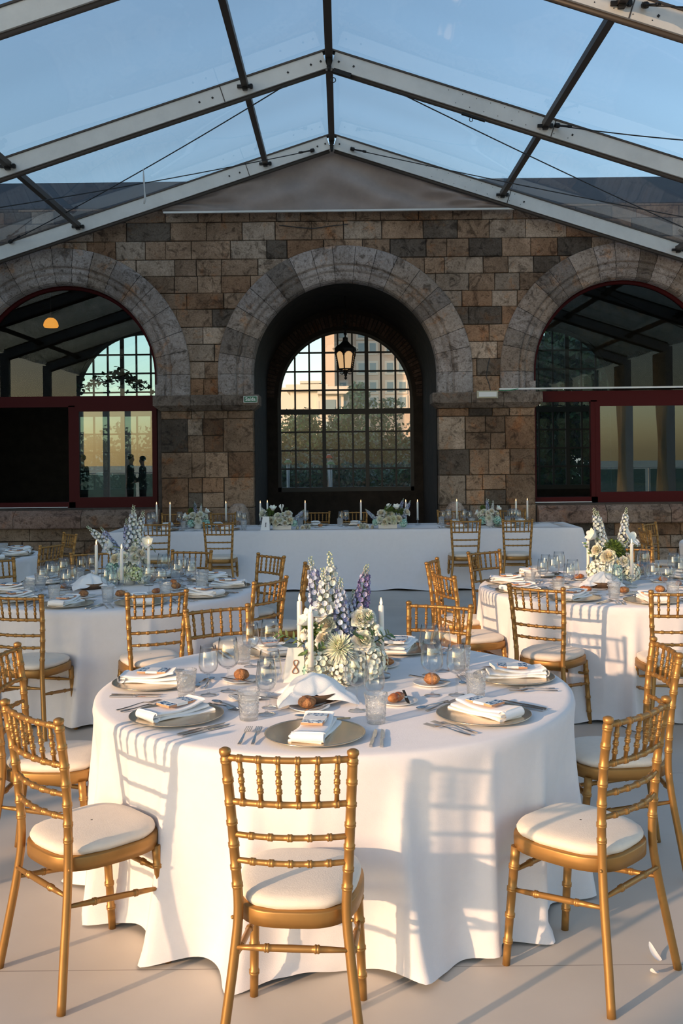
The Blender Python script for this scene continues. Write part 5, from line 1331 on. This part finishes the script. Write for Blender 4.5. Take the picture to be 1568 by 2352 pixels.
# ivy garland in the left window
t = thing('ivy_garland', 'dark leafy garland hanging across the left arch window', 'garland', at(268, 880, 17.6))
b = MB(); g = random.Random(8); o0 = t.location.copy(); base = [at(x, y_, 17.6)-o0 for x, y_ in ((180,893),(215,882),(250,874),(275,862),(295,872),(315,878),(335,892))]
b.col = (.02,.03,.015); b.tube(base, .012, 5)
for k in range(230):
    q = g.random()*(len(base)-1); i = min(int(q), len(base)-2); p = base[i].lerp(base[i+1], q-i) + Vector((g.gauss(0,.06), g.gauss(0,.06), g.gauss(0,.055)))
    b.col = tuple(x*g.uniform(.6,1.5) for x in (.03,.05,.02)); petal(b, .085, .035, .4, .3, Matrix.Translation(p) @ Vector((g.gauss(0,1),g.gauss(0,1),g.gauss(0,1))).to_track_quat('Y','Z').to_matrix().to_4x4(), 2, 3, .6)
b.build('leaves', M['leaf'], t)

# ================================================================== BEHIND THE CAMERA (seen in the window panes)
b = MB(); b.box((0, -520, -9), (3000, 1010, .1)); tag(b.build('sea', M['sea']), 'blue sea beyond the terrace railing, reflected in the left window', 'sea', kind='structure')
for k in range(8):
    x = -14+4*k; t = thing('glass_railing', 'glass terrace railing panel by the sea, %s from the left' % ('first','second','third','fourth','fifth','sixth','seventh','eighth')[k], 'railing', (x, -7.5, 0), 0, 'railing panels')
    b = MB(); b.box((0,0,.55), (3.8,.012,.95)); b.build('glass_sheet', M['mirror_pane'], t)
    b = MB(); b.box((0,0,1.07), (4.0,.05,.04)); b.build('handrail', M['alu'], t)
    b = MB(); b.box((-1.95,0,.53), (.05,.05,1.06)); b.build('post', M['alu'], t)
# side posts already stand with the rafters; gathered curtains on the right side of the tent
M['curtain'] = thin_glass('curtain', (.9,.9,.9), .5, 1.1, .2, .95, (.80,.72,.55))
for k, y in enumerate(YR[2:7]):
    b = MB()
    def cu(u, v):
        z = 3.95*(1-v)+.02; wd = .75*(1-.72*math.exp(-((v-.55)/.22)**2)); a = (u-.5)
        return (.06*math.sin(u*38+v*2), a*wd, z)
    b.grid(cu, 60, 24); o = b.build('gathered_curtain', M['curtain'], None, (7.3, y, 0)); tag(o, 'pale gathered curtain on the right tent post, %s' % ('first from the wall','second from the wall','third from the wall','beside the camera','last, towards the sea')[k], 'curtain', 'gathered curtains')

# people standing in the open left side of the tent: they show only as reflections in the left window
def figure(label, loc, rz, coat, hair, lean=0, hs=1.0):
    t = thing('person', label, 'person', loc, rz, None)
    def skin(name, verts, edges, m, lv=2):
        me = bpy.data.meshes.new(name); me.from_pydata([v[0] for v in verts], edges, []); o = bpy.data.objects.new('tmp', me); C.objects.link(o)
        md = o.modifiers.new('s', 'SKIN'); md.use_smooth_shade = True
        for i, v in enumerate(verts):
            r_ = v[1]; r_ = (r_, r_) if not isinstance(r_, tuple) else r_
            me.skin_vertices[0].data[i].radius = r_; me.skin_vertices[0].data[i].use_root = (i == 0)
        sd = o.modifiers.new('d', 'SUBSURF'); sd.levels = lv; sd.render_levels = lv
        bpy.context.view_layer.update(); r = bpy.data.meshes.new_from_object(o.evaluated_get(bpy.context.evaluated_depsgraph_get())); bpy.data.objects.remove(o)
        r.materials.clear(); r.materials.append(m); q = bpy.data.objects.new(name, r); C.objects.link(q); q.parent = t; return q
    V = []; E = []
    def a_(p, r_, par=None):
        V.append(((p[0]*hs, p[1]*hs, p[2]*hs), r_)); i = len(V)-1
        if par is not None: E.append((par, i))
        return i
    pel = a_((0,0,.95),(.13,.10)); wa = a_((0,lean*.2,1.12),(.12,.09),pel); ch = a_((0,lean*.5,1.32),(.155,.105),wa); nk = a_((0,lean*.8,1.47),(.055,.055),ch); n2 = a_((0,lean,1.53),(.05,.055),nk)
    h1 = a_((0,lean+.01,1.60),(.068,.082),n2); h2 = a_((0,lean+.01,1.69),(.072,.088),h1); h3 = a_((0,lean,1.75),(.045,.055),h2)
    nose = a_((0,lean+.105,1.635),.012,h1)
    for s_ in (-1,1):
        sh = a_((s_*.17,lean*.5,1.42),(.06,.06),ch); el = a_((s_*.24,.03,1.13),.043,sh); wr = a_((s_*.21,.20,.98),.028,el); pm = a_((s_*.205,.265,.965),(.032,.018),wr)
        for k in range(4): f1 = a_((s_*(.225-.018*k),.315,.955-.004*k),.0085,pm); a_((s_*(.222-.018*k),.345+.004*(k in (1,2)),.925),.0075,f1)
        th = a_((s_*.175,.26,.975),.010,wr); a_((s_*.160,.295,.975),.009,th)
        hp = a_((s_*.095,0,.88),.085,pel); kn = a_((s_*.105,.01,.48),.058,hp); an = a_((s_*.11,-.02,.09),.038,kn); a_((s_*.115,.06,.035),.036,an); 
    skin('body', V, E, M['skin'])
    V = []; E = []
    pel = a_((0,0,.95),(.155,.125)); wa = a_((0,lean*.2,1.12),(.145,.11),pel); ch = a_((0,lean*.5,1.32),(.18,.125),wa); a_((0,lean*.7,1.44),(.09,.075),ch)
    for s_ in (-1,1):
        sh = a_((s_*.175,lean*.5,1.42),(.078,.075),ch); el = a_((s_*.24,.03,1.13),.058,sh); a_((s_*.212,.185,.99),.040,el)
        hp = a_((s_*.095,0,.86),.11,pel); kn = a_((s_*.105,.01,.48),.082,hp); a_((s_*.11,-.02,.08),.062,kn)
    skin('suit', V, E, coat)
    b = MB(); b.ball((0,(lean-.012)*hs,1.71*hs), .098*hs, 16, 10, (.92,1.08,.95)); b.v = [Vector((v.x, v.y, max(v.z, 1.62*hs + max(0,(v.y-(lean-.04)*hs))*.9))) for v in b.v]; b.build('hair', hair, t)
    return t
M['skin'] = mat('skin', (.55,.33,.24), .6); M['suit'] = mat('dark_suit', (.015,.016,.02), .8); M['dress'] = mat('dark_dress', (.03,.03,.035), .8); M['hairm'] = mat('dark_hair', (.02,.012,.008), .6)
figure('person in dark coat, left of a face-to-face pair reflected in the left window', (-6.48,1.2,0), -PI/2, M['suit'], M['hairm'], .04, 1.0)
figure('person in dark clothes, right of a face-to-face pair reflected in the left window', (-6.08,1.2,0), PI/2, M['dress'], M['hairm'], .02, .97)
figure('person in dark suit standing apart, reflected at the left sliding pane edge', (-7.15,4.2,0), .6, M['suit'], M['hairm'], 0, 1.0)
